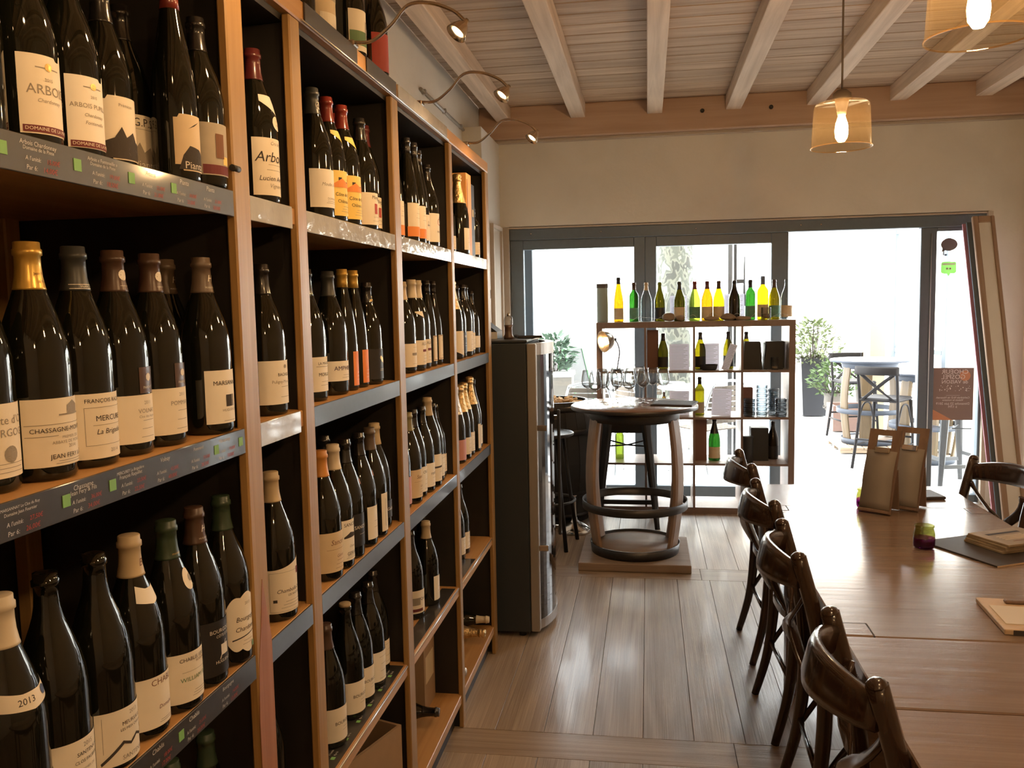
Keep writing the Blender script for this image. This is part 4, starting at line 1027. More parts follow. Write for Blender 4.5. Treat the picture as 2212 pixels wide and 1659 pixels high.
# bottles standing in the rack: bay, row, list of (x, y, kind, capsule, label, look, options)
STOCK = [
 (0, 0, [(-0.790, 0.925, 'B', 'cap_black', None, 'dark bottle cut by the frame edge', {'s': 0.93}), (-0.785, 1.015, 'B', 'cap_taupe', 'arbois', 'dark bottle with tall cream label', {'s': 0.94}), (-0.785, 1.103, 'B', 'cap_taupe', 'arbois2', 'dark bottle with bright white label', {'s': 0.94}),
         (-0.785, 1.182, 'B', 'cap_black', 'pianta', 'dark bottle with vine leaf label', {'s': 0.90}), (-0.822, 1.287, 'B', 'cap_black', 'gps', 'dark bottle with vine leaf label', {'s': 0.93}), (-0.745, 1.302, 'F', 'cap_red', 'vine', 'tall red-capped bottle with kraft label', {'s': 0.93}),
         (-0.745, 1.381, 'B', 'cap_black', 'greyphoto', 'black-capped bottle with grey picture label', {'s': 0.95})]),
 (0, 1, [(-0.780, 0.888, 'B', 'cap_beige', 'village', 'bottle with cream label', {}), (-0.767, 0.974, 'B', 'cap_gold', 'chassagne', 'gold-capped bottle with cream label', {'c': 'gold'}), (-0.768, 1.063, 'B', 'cap_slate', 'mercurey', 'slate-capped bottle with boxed cream label', {'c': 'ring'}),
         (-0.769, 1.151, 'B', 'cap_brown', 'volnay', 'brown-capped bottle with dark badge', {'n': 'crest_dark', 'c': 'seal'}), (-0.765, 1.238, 'B', 'cap_brown', 'pommard', 'brown-capped bottle with dark badge', {'n': 'crest_dark', 'c': 'seal'}),
         (-0.826, 1.384, 'B', 'cap_taupe', 'bourgogne_h', 'taupe-capped bottle half hidden', {'c': 'H'}), (-0.747, 1.362, 'B', 'cap_taupe', 'marsannay', 'taupe-capped bottle with square emblem', {'c': 'H'})]),
 (0, 2, [(-0.745, 0.860, 'B', 'cap_ivory', 'year2013', 'ivory-capped bottle with year collar', {'n': 'y2013'}), (-0.752, 0.947, 'B', None, 'santenay', 'uncapped bottle with signature label', {}), (-0.746, 1.034, 'B', None, 'meursault', 'uncapped bottle with signature label', {}),
         (-0.750, 1.121, 'B', 'cap_beige', 'chablis', 'beige-capped bottle with white collar', {'n': 'stub', 'c': 'cb'}), (-0.744, 1.208, 'B', 'cap_green', 'william', 'green-capped bottle with oval sticker', {'n': 'oval', 'c': 'wm'}),
         (-0.746, 1.295, 'B', 'cap_brown', 'bourgogne_black', 'brown-capped bottle with black label', {'c': 'H'}), (-0.744, 1.382, 'B', 'cap_green', 'crest', 'green-capped bottle with scalloped label', {})]),
 (0, 3, [(-0.80, 1.27, 'B', 'cap_green', 'plain', 'green-capped bottle in shadow', {}), (-0.79, 1.37, 'B', 'cap_green', 'plain', 'green-capped bottle in shadow', {})]),
 (1, 0, [(-0.755, 1.612, 'B', 'cap_maroon', 'arbois_aviet', 'maroon-capped bottle with script label', {'n': ['shield', 'egg']})]),
 (1, 1, [(-0.755, 1.607, 'B', 'cap_black', 'puligny', 'black-capped bottle with white label', {})]),
 (1, 2, [(-0.750, 1.598, 'B', 'cap_beige', 'chambolle', 'beige-capped bottle with wavy script label', {})]),
 (1, 3, [(-0.790, 1.595, 'B', 'cap_black', None, 'unlabelled dark bottle', {})]),
 (2, -1, [(-0.790, 1.93, 'B', 'cap_black', None, 'dark bottle', {}), (-0.775, 2.018, 'B', 'cap_beige', 'painted', 'bottle with painted kraft label', {}), (-0.760, 2.20, 'B', 'cap_black', 'landscape', 'bottle with landscape label', {}),
          (-0.790, 2.285, 'B', 'cap_black', 'orange_art', 'bottle with orange label', {}), (-0.760, 2.395, 'B', 'cap_black', 'red', 'bottle with dark red label', {})]),
 (2, 0, [(-0.757, 1.915, 'B', 'cap_slate', 'moulin', 'slate-capped bottle with round neck seal', {'c': 'emb'}), (-0.757, 2.004, 'B', 'cap_red', 'cote_lub', 'red-capped bottle with yellow label', {'n': 'bandc'}), (-0.752, 2.092, 'B', 'cap_red', 'cote_lub', 'red-capped bottle with yellow label', {'n': 'bandc'}),
         (-0.800, 2.175, 'B', 'cap_red', 'cote_lub', 'red-capped bottle with yellow label', {}), (-0.757, 2.243, 'B', 'cap_black', 'mora', 'black-capped bottle with red mark', {}), (-0.775, 2.333, 'B', 'cap_maroon', 'mora', 'maroon-capped bottle with cream label', {})]),
 (2, 1, [(-0.765, 1.850, 'B', 'cap_black', 'madonne', 'black-capped bottle with white label', {}), (-0.800, 1.935, 'B', 'cap_black', 'black_label', 'black-capped bottle with black label', {}), (-0.765, 1.990, 'B', 'cap_slate', 'amphibolite', 'slate-capped bottle with banded label', {}),
         (-0.765, 2.090, 'F', 'cap_gold', 'orange_tall', 'slim gold-capped bottle with orange strip', {'c2': 'dot', 's': 0.90}), (-0.765, 2.170, 'F', 'cap_gold', 'orange_tall', 'slim gold-capped bottle with orange strip', {'c2': 'dot', 's': 0.90}), (-0.760, 2.262, 'B', 'cap_black', 'gold_emblem', 'short black bottle with gold emblem', {'c': 'goldfig', 's': 0.93})]),
 (2, 2, [(-0.780, 1.775, 'B', 'cap_beige', 'plain', 'bottle half behind the post', {}), (-0.745, 1.850, 'B', 'cap_orange', 'sancerre_s', 'orange-capped bottle with kraft label', {}), (-0.747, 1.935, 'B', 'cap_ivory', 'sancerre_v', 'ivory-capped bottle with village label', {}),
         (-0.750, 2.020, 'B', 'cap_black', 'sancerre_b', 'black-capped bottle with black label', {'n': 'dot'}), (-0.824, 2.072, 'B', 'cap_black', 'plain', 'black-capped bottle half hidden', {}), (-0.750, 2.125, 'B', 'cap_black', 'square_white', 'black-capped bottle with square label', {'n': 'dot'}),
         (-0.750, 2.215, 'B', 'cap_taupe', 'vertical', 'taupe-capped bottle with upright label', {}), (-0.765, 2.305, 'B', 'cap_beige', 'script', 'tan-capped bottle with white script', {})]),
 (2, 3, [(-0.770, 1.900, 'B', 'cap_brown', 'bourg', 'brown-capped bottle with lettered label', {}), (-0.773, 2.045, 'B', 'cap_beige', 'bourg', 'beige-topped bottle with lettered label', {'k': 0.290}), (-0.776, 2.131, 'B', 'cap_black', 'bourg', 'black-capped bottle with lettered label', {}),
         (-0.772, 2.220, 'B', 'cap_black', 'plain', 'black-capped bottle with white label', {}), (-0.790, 2.318, 'B', 'cap_black', 'small', 'black-capped bottle with small label', {})]),
 (3, 0, [(-0.785, 2.615, 'F', 'cap_black', 'half_orange', 'slim bottle with orange-footed label', {'s': 0.97}), (-0.757, 2.690, 'F', 'cap_black', 'half_orange', 'slim bottle with orange-footed label', {'s': 0.97}), (-0.757, 2.775, 'F', 'cap_black', 'half_orange', 'slim bottle with orange-footed label', {'s': 0.97}),
         (-0.765, 2.858, 'F', 'cap_black', 'kanji', 'slim bottle with brushed mark label', {'s': 0.94}), (-0.757, 2.942, 'B', 'cap_black', 'apple', 'bottle with red ring on label', {'s': 0.96})]),
 (3, 1, [(-0.770, 2.640, 'B', 'cap_beige', 'alsace_g', 'beige-capped bottle with grey bar label', {'s': 0.97}), (-0.765, 2.735, 'B', 'cap_ivory', 'alsace', 'ivory-capped bottle with collar', {'n': 'sash'}), (-0.770, 2.823, 'B', 'cap_ivory', 'alsace', 'ivory-capped bottle with maroon bar label', {}),
         (-0.765, 2.925, 'F', 'cap_black', 'framed', 'slim dark bottle with framed label', {'s': 0.88}), (-0.765, 3.012, 'F', 'cap_black', 'framed', 'slim dark bottle with framed label', {'s': 0.88})]),
 (3, 2, [(-0.770, 2.530, 'B', 'cap_wax', 'rosy', 'wax-capped bottle with pink label', {}), (-0.756, 2.612, 'B', 'cap_wax', 'sancerre_s', 'wax-capped bottle with kraft label', {'s': 0.97}), (-0.762, 2.695, 'B', 'cap_black', 'rho', 'black-capped bottle with white label', {'s': 0.97}),
         (-0.756, 2.778, 'B', 'cap_black', 'romn', 'black-capped bottle with lettered label', {'s': 0.97}), (-0.756, 2.863, 'B', 'cap_beige', 'band', 'tall beige-capped bottle with barred label', {'s': 1.04}), (-0.762, 2.948, 'B', 'cap_black', 'plain', 'black-capped bottle with plain label', {'s': 0.94}), (-0.770, 3.022, 'B', 'cap_black', 'small', 'black-capped bottle with small label', {'s': 0.90})]),
 (3, 3, [(-0.800, 2.750, 'B', 'cap_black', 'quirk', 'black-capped bottle with squared label', {}), (-0.780, 2.885, 'B', 'cap_beige', 'square_white', 'beige-capped bottle with square label', {}), (-0.820, 2.975, 'B', 'cap_black', 'small', 'black-capped bottle half hidden', {})]),
 (4, 0, [(-0.765, 3.300, 'X', 'cap_black', 'small', 'short bottle with small label', {'s': 0.72}), (-0.825, 3.335, 'X', 'cap_black', 'small', 'short bottle with small label', {'s': 0.72}), (-0.750, 3.403, 'C', 'cap_foil', 'square_white', 'foil-topped sparkling bottle', {}), (-0.748, 3.695, 'X', 'cap_black', 'small', 'short bottle right of the dark carton', {'s': 0.74})]),
 (4, 1, [(-0.762, 3.310, 'C', 'cap_foil', 'wedge', 'foil-topped sparkling bottle with wedge label', {'s': 0.96}), (-0.768, 3.402, 'B', 'cap_black', 'black_label', 'black-capped bottle with black label', {'s': 0.98}), (-0.762, 3.495, 'B', 'cap_black', 'plain', 'black-capped bottle with white label', {}),
         (-0.772, 3.590, 'B', 'cap_black', 'small', 'black-capped bottle with cream label', {}), (-0.768, 3.695, 'B', 'cap_black', 'clover', 'black-capped bottle with clover label', {'s': 0.92})]),
 (4, 2, [(-0.760, 3.300, 'C', 'cap_silver', 'rosy', 'foil-topped bottle with pink label', {'s': 0.95}), (-0.757, 3.388, 'C', 'cap_foil', 'small', 'foil-topped bottle with cream label', {'s': 0.95}), (-0.760, 3.475, 'C', 'cap_foil', 'plain', 'foil-topped bottle with white label', {'s': 0.95}),
         (-0.755, 3.570, 'C', 'cap_foil', 'vertical', 'foil-topped bottle with upright label', {}), (-0.765, 3.670, 'C', 'cap_black', 'square_white', 'black-topped bottle with square label', {'s': 0.95})]),
 (4, 3, [(-0.800, 3.420, 'B', 'cap_beige', 'small', 'beige-capped bottle with small label', {}), (-0.800, 3.510, 'B', 'cap_black', 'small', 'black-capped bottle with small label', {})]),
]
for bay, row, lst in STOCK:
    n = len(lst)
    for i, (x, y, kind, cap, lab, look, op) in enumerate(lst):
        where = SHN[row] + (', ' + BAYN[bay] if row >= 0 else '')
        lbl = '%s, %s, %s' % (look, ordinal(i, n), where)
        grp = 'bottles %s%s' % ('on ' if row >= 0 else '', where.replace(',', ' of the'))
        make_bottle(x, y, ROW[row], kind, cap, lab, lbl, grp, op.get('n'), op.get('c'), rz=random.uniform(-0.12, 0.08) - (0.16 if bay == 0 and row == 0 else 0), capz=op.get('k'), scale=op.get('s', op.get('r', 1.0)) if 's' in op or 'r' in op else 1.0)

# lying bottles, cartons and boxes in the rack
def lying(x, y, z, kind, cap, glass, label, grp, ang=0.0, tilt=0.0):
    """Bottle on its side: neck towards the aisle."""
    o = thing('wine_bottle', label, 'bottle', (x, y, z + 0.0445), 0.0, grp)
    o.rotation_euler = (0, math.radians(90 + tilt), ang)
    part('glass', body_mesh(kind), glass, o)
    part('capsule', cap_mesh(kind), cap, o)
    return o
G4 = 'bottles lying on the bottom shelf'
lying(-1.020, 3.712, ROW[4], 'B', 'cap_ivory', 'bottle_dark', 'lying bottle with ivory capsule, rearmost on bottom shelf of end bay', G4, ang=0.06)
lying(-1.030, 3.575, ROW[4], 'C', 'cap_foil', 'bottle_dark', 'lying sparkling bottle with gold foil neck, bottom shelf of end bay', G4, ang=-0.03)
lying(-1.030, 3.190, ROW[4], 'C', 'cap_silver', 'bottle_dark', 'lying sparkling bottle with silver foil neck, bottom shelf of end bay', G4, ang=-0.08)
lying(-1.032, 2.822, ROW[4], 'B', 'cap_black', 'bottle_dark', 'lying bottle with black capsule before the carton, bottom shelf of fourth bay', G4, ang=0.02)
lying(-1.070, 2.500, ROW[4], 'C', 'cap_silver', 'bottle_dark', 'lying bottle with silver foil at the near end of fourth bay bottom shelf', G4, ang=0.0)
make_bottle(-0.955, 2.328, ROW[4], 'B', 'cap_red', None, 'red-capped bottle standing behind the open crate, bottom shelf of third bay', G4)
def open_box(name, label, cat, x, y, z, w, d, h, mat, rz=0.0, t=0.006, lid=None):
    o = thing(name, label, cat, (x, y, z + 0.0005), rz)
    MB().box(-w / 2, w / 2, -d / 2, d / 2, 0, t).build('base', mat, o)
    for s in (-1, 1):
        MB().box(s * w / 2 - (t if s > 0 else 0), s * w / 2 + (t if s < 0 else 0), -d / 2, d / 2, t, h).build('side', mat, o)
        MB().box(-w / 2 + t, w / 2 - t, s * d / 2 - (t if s > 0 else 0), s * d / 2 + (t if s < 0 else 0), t, h).build('side', mat, o)
    if lid:
        lid(o)
    return o
open_box('wooden_crate', 'low open wooden crate on the bottom shelf of third bay', 'crate', -0.856, 2.187, ROW[4], 0.16, 0.36, 0.25, 'cardboard', rz=math.radians(-19), t=0.009)
c = open_box('cardboard_carton', 'brown cardboard wine carton on the bottom shelf of fourth bay', 'carton', -0.925, 2.972, ROW[4], 0.24, 0.15, 0.27, 'cardboard', t=0.004)
MB().box(-0.12, 0.12, -0.075, 0.075, 0.270, 0.274).build('flap', 'cardboard', c)
MB().box(0.1201, 0.1206, -0.055, 0.055, 0.10, 0.20).build('print', 'label_kraft', c)
g = thing('gift_carton', 'tall orange bottle carton on the top shelf of end bay', 'carton', (-0.768, 3.502, ROW[0] + 0.0005))
MB().box(-0.045, 0.045, -0.045, 0.045, 0, 0.335, c=0.002).build('box', 'box_orange', g)
MB().box(0.0452, 0.0458, -0.040, -0.030, 0.02, 0.31).build('print', 'ink_brown', g)
g = thing('gift_carton', 'tall dark bottle carton beside the orange carton on top shelf', 'carton', (-0.765, 3.592, ROW[0] + 0.0005))
MB().box(-0.038, 0.038, -0.038, 0.038, 0, 0.305, c=0.002).build('box', 'box_black', g)
MB().box(0.0382, 0.0388, -0.014, 0.014, 0.17, 0.20).build('print', 'ink_gold', g)

# ------------------------------------------------------------------ gooseneck lamps on the rack
def spot_light(parent, loc, target, energy, size=0.02, angle=120, col=(1.0, 0.60, 0.28)):
    d = bpy.data.lights.new('lamp_light', 'SPOT'); d.energy = energy; d.shadow_soft_size = size; d.spot_size = math.radians(angle); d.spot_blend = 0.6; d.color = col
    l = bpy.data.objects.new('lamp_light', d); COL.objects.link(l); l.parent = parent
    l.location = loc
    l.rotation_euler = (Vector(target) - Vector(loc)).to_track_quat('-Z', 'Y').to_euler()
    return l
def gooseneck(y, label, energy=16.0):
    o = thing('gooseneck_lamp', label, 'lamp', (RX - 0.005, y, 2.2352), 0.0, 'gooseneck lamps along the rack top')
    MB().box(-0.03, 0.012, -0.018, 0.018, 0, 0.014, c=0.003).build('clamp', 'lamp_nickel', o)
    pts = spline([(0, 0, 0.012), (0.05, 0.002, 0.012), (0.10, 0.0, 0.045), (0.145, -0.002, 0.088), (0.20, 0.0, 0.090), (0.255, 0.0, 0.068), (0.282, 0.0, 0.043)], 6)
    MB().tube(pts, 0.0045, 8).build('arm', 'lamp_nickel', o)
    ax = Matrix.Translation((0.288, 0.004, 0.046)) @ Vector((-0.52, -0.38, -0.76)).to_track_quat('Z', 'Y').to_matrix().to_4x4() @ Matrix.Scale(0.66, 4)
    MB().lathe([(0.0, 0.0), (0.009, 0.0), (0.011, 0.012), (0.013, 0.018), (0.024, 0.030), (0.034, 0.050), (0.039, 0.068), (0.040, 0.072), (0.0385, 0.072), (0.032, 0.050), (0.022, 0.031), (0.0, 0.022)], 24, mat=ax).build('lamp_shade', 'lamp_nickel', o)
    b = MB().lathe([(0.0, 0.040), (0.013, 0.041), (0.020, 0.052), (0.019, 0.060), (0.010, 0.066), (0.0, 0.068)], 14, mat=ax).build('bulb', 'spot_glow', o)
    p0 = ax @ Vector((0, 0, 0.080)); 
    spot_light(o, p0, (-0.25, 0, -0.75), energy)
    return o
gooseneck(0.75, 'added gooseneck lamp, unseen, on the rack top nearest to the camera', 5)  # out of view, added because more light is needed
gooseneck(1.42, 'added gooseneck lamp, unseen, on the rack top over the thick near post', 5)  # second unseen lamp put in for its light
gooseneck(2.07, 'nickel gooseneck lamp at the top left, largest of the visible three', 5)
gooseneck(2.70, 'nickel gooseneck lamp in the middle of the three on the rack', 5)
gooseneck(3.40, 'nickel gooseneck lamp nearest the shop window, smallest of three', 5)

# ------------------------------------------------------------------ pendants over the table
def pendant(y, label, z0=2.19):
    o = thing('pendant_lamp', label, 'lamp', (0.75, y, z0), 0.0, 'pendant lamps over the dining table')
    R, h = 0.112, 0.17
    MB().lathe([(R + 0.002, 0.0), (R + 0.003, 0.003), (R, 0.006), (R * 0.93, h - 0.02), (R * 0.90, h - 0.006), (R * 0.82, h), (0.035, h + 0.002), (0.020, h + 0.003)], 40).build('glass_shade', 'pendant_glass', o)
    MB().lathe([(R + 0.0035, -0.001), (R + 0.0035, 0.003), (R + 0.0005, 0.003), (R + 0.0005, -0.001), (R + 0.0035, -0.001)], 40).build('shade_rim', 'pendant_glass', o)
    MB().lathe([(0.0, h + 0.052), (0.018, h + 0.050), (0.034, h + 0.036), (0.036, h + 0.014), (0.026, h + 0.004), (0.018, h - 0.03), (0.016, h - 0.045), (0.0, h - 0.045)], 20).build('socket', 'cord_brown', o)
    MB().tube([(0, 0, h + 0.05), (0, 0, ZC - z0 - 0.002)], 0.004, 8).build('cord', 'cord_brown', o)
    MB().lathe([(0.0, 0.0), (0.05, 0.0), (0.05, 0.012), (0.012, 0.03), (0.0, 0.03)], 20, cz=ZC - z0 - 0.031).build('ceiling_rose', 'cord_brown', o)
    MB().lathe([(0.012, h - 0.045), (0.014, h - 0.055), (0.022, h - 0.080), (0.025, h - 0.105), (0.022, h - 0.132), (0.012, h - 0.147), (0.0, h - 0.150)], 18).build('bulb', 'bulb_glow', o)
    return o
pendant(3.58, 'amber glass pendant lamp hanging in front of the window wall')
pendant(2.17, 'amber glass pendant lamp cut off by the top right corner')
pendant(0.75, 'added amber glass pendant lamp, unseen, over the near table')  # unseen pendant continuing the row, added for light
pendant(-0.67, 'added amber glass pendant lamp, unseen, farthest behind the camera')  # unseen extra pendant, added to brighten the room

# ------------------------------------------------------------------ wine cooler
fr = thing('wine_cooler', 'tall narrow dark wine cooler standing at the end of the rack', 'wine cooler', (-0.52, 3.97, 0))
MB().box(-0.60, -0.045, 0.0, 0.52, 0.025, 1.425, c=0.006).build('body', 'fridge_side', fr)
MB().box(-0.60, -0.04, 0.0, 0.52, 1.426, 1.438, c=0.003).build('worktop', 'fridge_side', fr)
def bow(y0, y1, x, n=12, d=0.055):
    return [(x + d * math.sin(PI * i / n) ** 0.8 if 0 < i < n else x, y0 + (y1 - y0) * i / n) for i in range(n + 1)]
def curved_slab(mb, y0, y1, x, z0, z1, t, d=0.055, n=14):
    c = bow(y0, y1, x, n, d)
    vs = []
    for px, py in c:
        vs += [(px, py, z0), (px, py, z1), (px - t, py, z1), (px - t, py, z0)]
    fs = []
    for i in range(n):
        for k in range(4):
            fs.append((4 * i + k, 4 * i + 4 + k, 4 * i + 4 + (k + 1) % 4, 4 * i + (k + 1) % 4))
    fs += [(0, 1, 2, 3), tuple(4 * n + k for k in (3, 2, 1, 0))]
    mb.add(vs, fs)
    return mb
dr = MB()
dr.box(-0.043, 0.0, 0.0, 0.045, 0.03, 1.42, c=0.004).box(-0.043, 0.0, 0.475, 0.52, 0.03, 1.42, c=0.004)
curved_slab(dr, 0.045, 0.475, 0.0, 0.03, 0.075, 0.043); curved_slab(dr, 0.045, 0.475, 0.0, 1.365, 1.42, 0.043)
door = dr.build('door', 'fridge_trim', fr)
curved_slab(MB(), 0.045, 0.475, -0.004, 0.075, 1.365, 0.010).build('door_glass', 'fridge_glass', door)
hd = MB().box(0.052, 0.068, 0.405, 0.425, 0.40, 1.06, c=0.004).build('handle', 'matte_black', door)
for z in (0.44, 1.02):
    MB().box(0.0, 0.045, 0.012, 0.020, z - 0.014, z + 0.014, c=0.002).build('door_bracket', 'chrome', door)
    MB().box(0.020, 0.056, 0.408, 0.422, z - 0.010, z + 0.010, c=0.002).build('handle_bracket', 'chrome', door)
for x in (-0.55, -0.09):
    for y in (0.04, 0.48):
        MB().lathe([(0.0, 0.0), (0.018, 0.0), (0.018, 0.02), (0.010, 0.026), (0.0, 0.026)], 12, cx=x, cy=y).build('foot', 'matte_black', fr)
ZT = 1.4385
o = thing('napkin_box', 'black open box with a steep lid on top of the wine cooler', 'box', (-0.83, 4.16, ZT))
MB().prism([(0, 0), (0.15, 0.0), (0.15, 0.035), (0.0, 0.15)], 0.16, Matrix.Translation((-0.055, 0, 0)) @ Matrix.Rotation(PI / 2, 4, 'X') @ Matrix.Translation((0, 0, -0.16))).build('box', 'matte_black', o)
MB().box(-0.057, 0.097, -0.003, 0.0, 0.0, 0.034).build('front_sheet', 'white_enamel', o)
o = thing('fork_bundle', 'bundle of dark forks standing upright behind the black box', 'cutlery', (-0.86, 4.40, ZT))
MB().lathe([(0.0, 0.0), (0.035, 0.0), (0.038, 0.10), (0.035, 0.10), (0.032, 0.004), (0.0, 0.004)], 16).build('cup', 'matte_black', o)
for k in range(5):
    a = k * 1.2
    f = MB()
    top = Vector((0.045 * math.cos(a), 0.045 * math.sin(a), 0.19))
    f.tube([(0.01 * math.cos(a), 0.01 * math.sin(a), 0.006), tuple(top)], 0.0025, 6)
    for q in (-0.008, 0, 0.008):
        f.tube([tuple(top), (top.x + q, top.y + q * 0.5, 0.205), (top.x + q * 1.1, top.y + q * 0.5, 0.245)], 0.0014, 5)
    f.build('fork', 'dark_metal', o)
o = thing('pepper_mill', 'small pepper mill with clear top on the wine cooler', 'pepper mill', (-0.672, 4.13, ZT))
MB().lathe([(0.0, 0.0), (0.023, 0.0), (0.024, 0.012), (0.020, 0.022), (0.019, 0.055), (0.022, 0.068), (0.0, 0.068)], 20).build('base', 'cap_brown', o)
MB().lathe([(0.021, 0.068), (0.023, 0.085), (0.020, 0.105), (0.010, 0.112), (0.0, 0.113)], 20).build('clear_top', 'wine_glass', o)
MB().lathe([(0.006, 0.112), (0.009, 0.119), (0.006, 0.126), (0.0, 0.127)], 12).build('knob', 'chrome', o)
o = thing('tablet', 'black tablet lying flat on the front of the wine cooler', 'tablet', (-0.60, 4.30, ZT), 0.25)
MB().box(-0.06, 0.06, -0.10, 0.12, 0, 0.012, c=0.003).build('case', 'matte_black', o)
MB().box(-0.05, 0.05, -0.09, 0.11, 0.0122, 0.0130).build('screen', 'fridge_glass', o)

# ------------------------------------------------------------------ barrel, stool, spittoon
br = thing('wine_barrel', 'black wine barrel standing between cooler and round table', 'barrel', (-0.715, 6.39, 0))
BP = lambda z: 0.272 + 0.070 * math.sin(PI * min(1, max(0, z / 0.89)))
n = 22
for k in range(n):
    a0 = 2 * PI * k / n + 0.004; a1 = 2 * PI * (k + 1) / n - 0.004
    vs = []; zs = [0.89 * i / 8 for i in range(9)]
    for z in zs:
        for r, a in ((BP(z), a0), (BP(z), a1), (BP(z) - 0.022, a1), (BP(z) - 0.022, a0)):
            vs.append((r * math.cos(a), r * math.sin(a), z))
    fs = [(4 * i + q, 4 * i + (q + 1) % 4, 4 * i + 4 + (q + 1) % 4, 4 * i + 4 + q) for i in range(8) for q in range(4)] + [(3, 2, 1, 0), (32, 33, 34, 35)]
    MB().add(vs, fs).build('stave', 'matte_black', br)
for z in (0.03, 0.20, 0.65, 0.82):
    MB().lathe([(BP(z) + 0.001, z), (BP(z) + 0.004, z), (BP(z + 0.04) + 0.004, z + 0.04), (BP(z + 0.04) + 0.001, z + 0.04)], 40).build('hoop', 'dark_metal', br)
MB().lathe([(0.0, 0.84), (0.252, 0.84), (0.252, 0.855), (0.0, 0.855)], 36).build('barrel_head', 'matte_black', br)
ck = MB()
for i in range(150):
    a = random.uniform(0, 2 * PI); r = 0.220 * math.sqrt(random.random())
    m = Matrix.Translation((-0.715 + r * math.cos(a), 6.39 + r * math.sin(a), 0.869 + random.choice((0, 0, 0.018)))) @ Matrix.Rotation(random.uniform(0, PI), 4, 'Z') @ Matrix.Rotation(PI / 2, 4, 'X')
    ck.lathe([(0.0, -0.021), (0.0115, -0.021), (0.0118, 0.0), (0.0115, 0.021), (0.0, 0.021)], 8, mat=m)
co = ck.build('loose_corks', 'cork'); co['kind'] = 'stuff'; tag(co, 'heap of wine corks filling the top of the black barrel', 'corks')

bs = thing('bar_stool', 'dark metal bar stool with round seat before the barrel', 'stool', (-0.665, 5.60, 0))
MB().lathe([(0.0, 0.735), (0.160, 0.735), (0.175, 0.742), (0.178, 0.755), (0.172, 0.760), (0.165, 0.752), (0.0, 0.750)], 32).build('seat', 'hoop_metal', bs)
for k in range(4):
    a = PI / 4 + k * PI / 2 - 0.15
    MB().tube([(0.12 * math.cos(a), 0.12 * math.sin(a), 0.737), (0.17 * math.cos(a), 0.17 * math.sin(a), 0.35), (0.225 * math.cos(a), 0.225 * math.sin(a), 0.0)], [0.012, 0.013, 0.014], 8).build('leg', 'dark_metal', bs)
MB().tube([(0.178 * math.cos(t * PI / 16), 0.178 * math.sin(t * PI / 16), 0.305) for t in range(33)], 0.009, 8, cap=False).build('foot_ring', 'hoop_metal', bs)
sp = thing('spittoon', 'shiny domed metal spittoon on the floor by the barrel', 'spittoon', (-0.52, 5.93, 0))
MB().lathe([(0.0, 0.0), (0.115, 0.0), (0.120, 0.006), (0.105, 0.030), (0.075, 0.055), (0.040, 0.072), (0.022, 0.085), (0.018, 0.110), (0.0, 0.110)], 32).build('base', 'chrome', sp)
MB().lathe([(0.016, 0.110), (0.013, 0.20), (0.013, 0.255), (0.022, 0.26), (0.0, 0.262)], 16).build('stem', 'chrome', sp)

# Tolix style stool behind the round table and one on the terrace
def metal_stool(loc, label, seat_mat, mat, rz=0.0, H=0.745, w=0.155, sp=0.215):
    o = thing('metal_stool', label, 'stool', loc, rz)
    MB().box(-w, w, -w, w, H, H + 0.022, c=0.010).build('seat', seat_mat, o)
    ap = MB()
    for s in (-1, 1):
        ap.box(-w + 0.01, w - 0.01, s * (w - 0.012) - 0.004, s * (w - 0.012) + 0.004, H - 0.065, H)
        ap.box(s * (w - 0.012) - 0.004, s * (w - 0.012) + 0.004, -w + 0.01, w - 0.01, H - 0.065, H)
    ap.build('apron', mat, o)
    for sx in (-1, 1):
        for sy in (-1, 1):
            t0 = Vector((sx * (w - 0.02), sy * (w - 0.02), H)); t1 = Vector((sx * sp, sy * sp, 0))
            MB().sweep([t0, t0.lerp(t1, 0.3), t0.lerp(t1, 0.97), t1], [0.034, 0.030, 0.018, 0.018], [0.020, 0.018, 0.013, 0.013], (sx, -sy, 0), smooth=False).build('leg', mat, o)
    q = (H - 0.19) / H
    kx = w - 0.02 + (sp - w + 0.02) * (1 - q)
    for s in (-1, 1):
        MB().tube([(-kx, -s * kx, H - 0.16), (0, 0, H - 0.175), (kx, s * kx, H - 0.16)], 0.006, 6).build('cross_brace', mat, o)
    kz = 0.19; kk = w - 0.02 + (sp - w + 0.02) * (1 - kz / H)
    for s in (-1, 1):
        MB().box(-kk, kk, s * kk - 0.006, s * kk + 0.006, kz - 0.016, kz + 0.016).build('foot_rail', mat, o)
        MB().box(s * kk - 0.006, s * kk + 0.006, -kk, kk, kz - 0.016 + 0.06, kz + 0.016 + 0.06).build('foot_rail', mat, o)
    return o
metal_stool((-0.155, 6.25, 0), 'dark metal stool with wooden seat behind the round table', 'pale_wood', 'dark_metal')

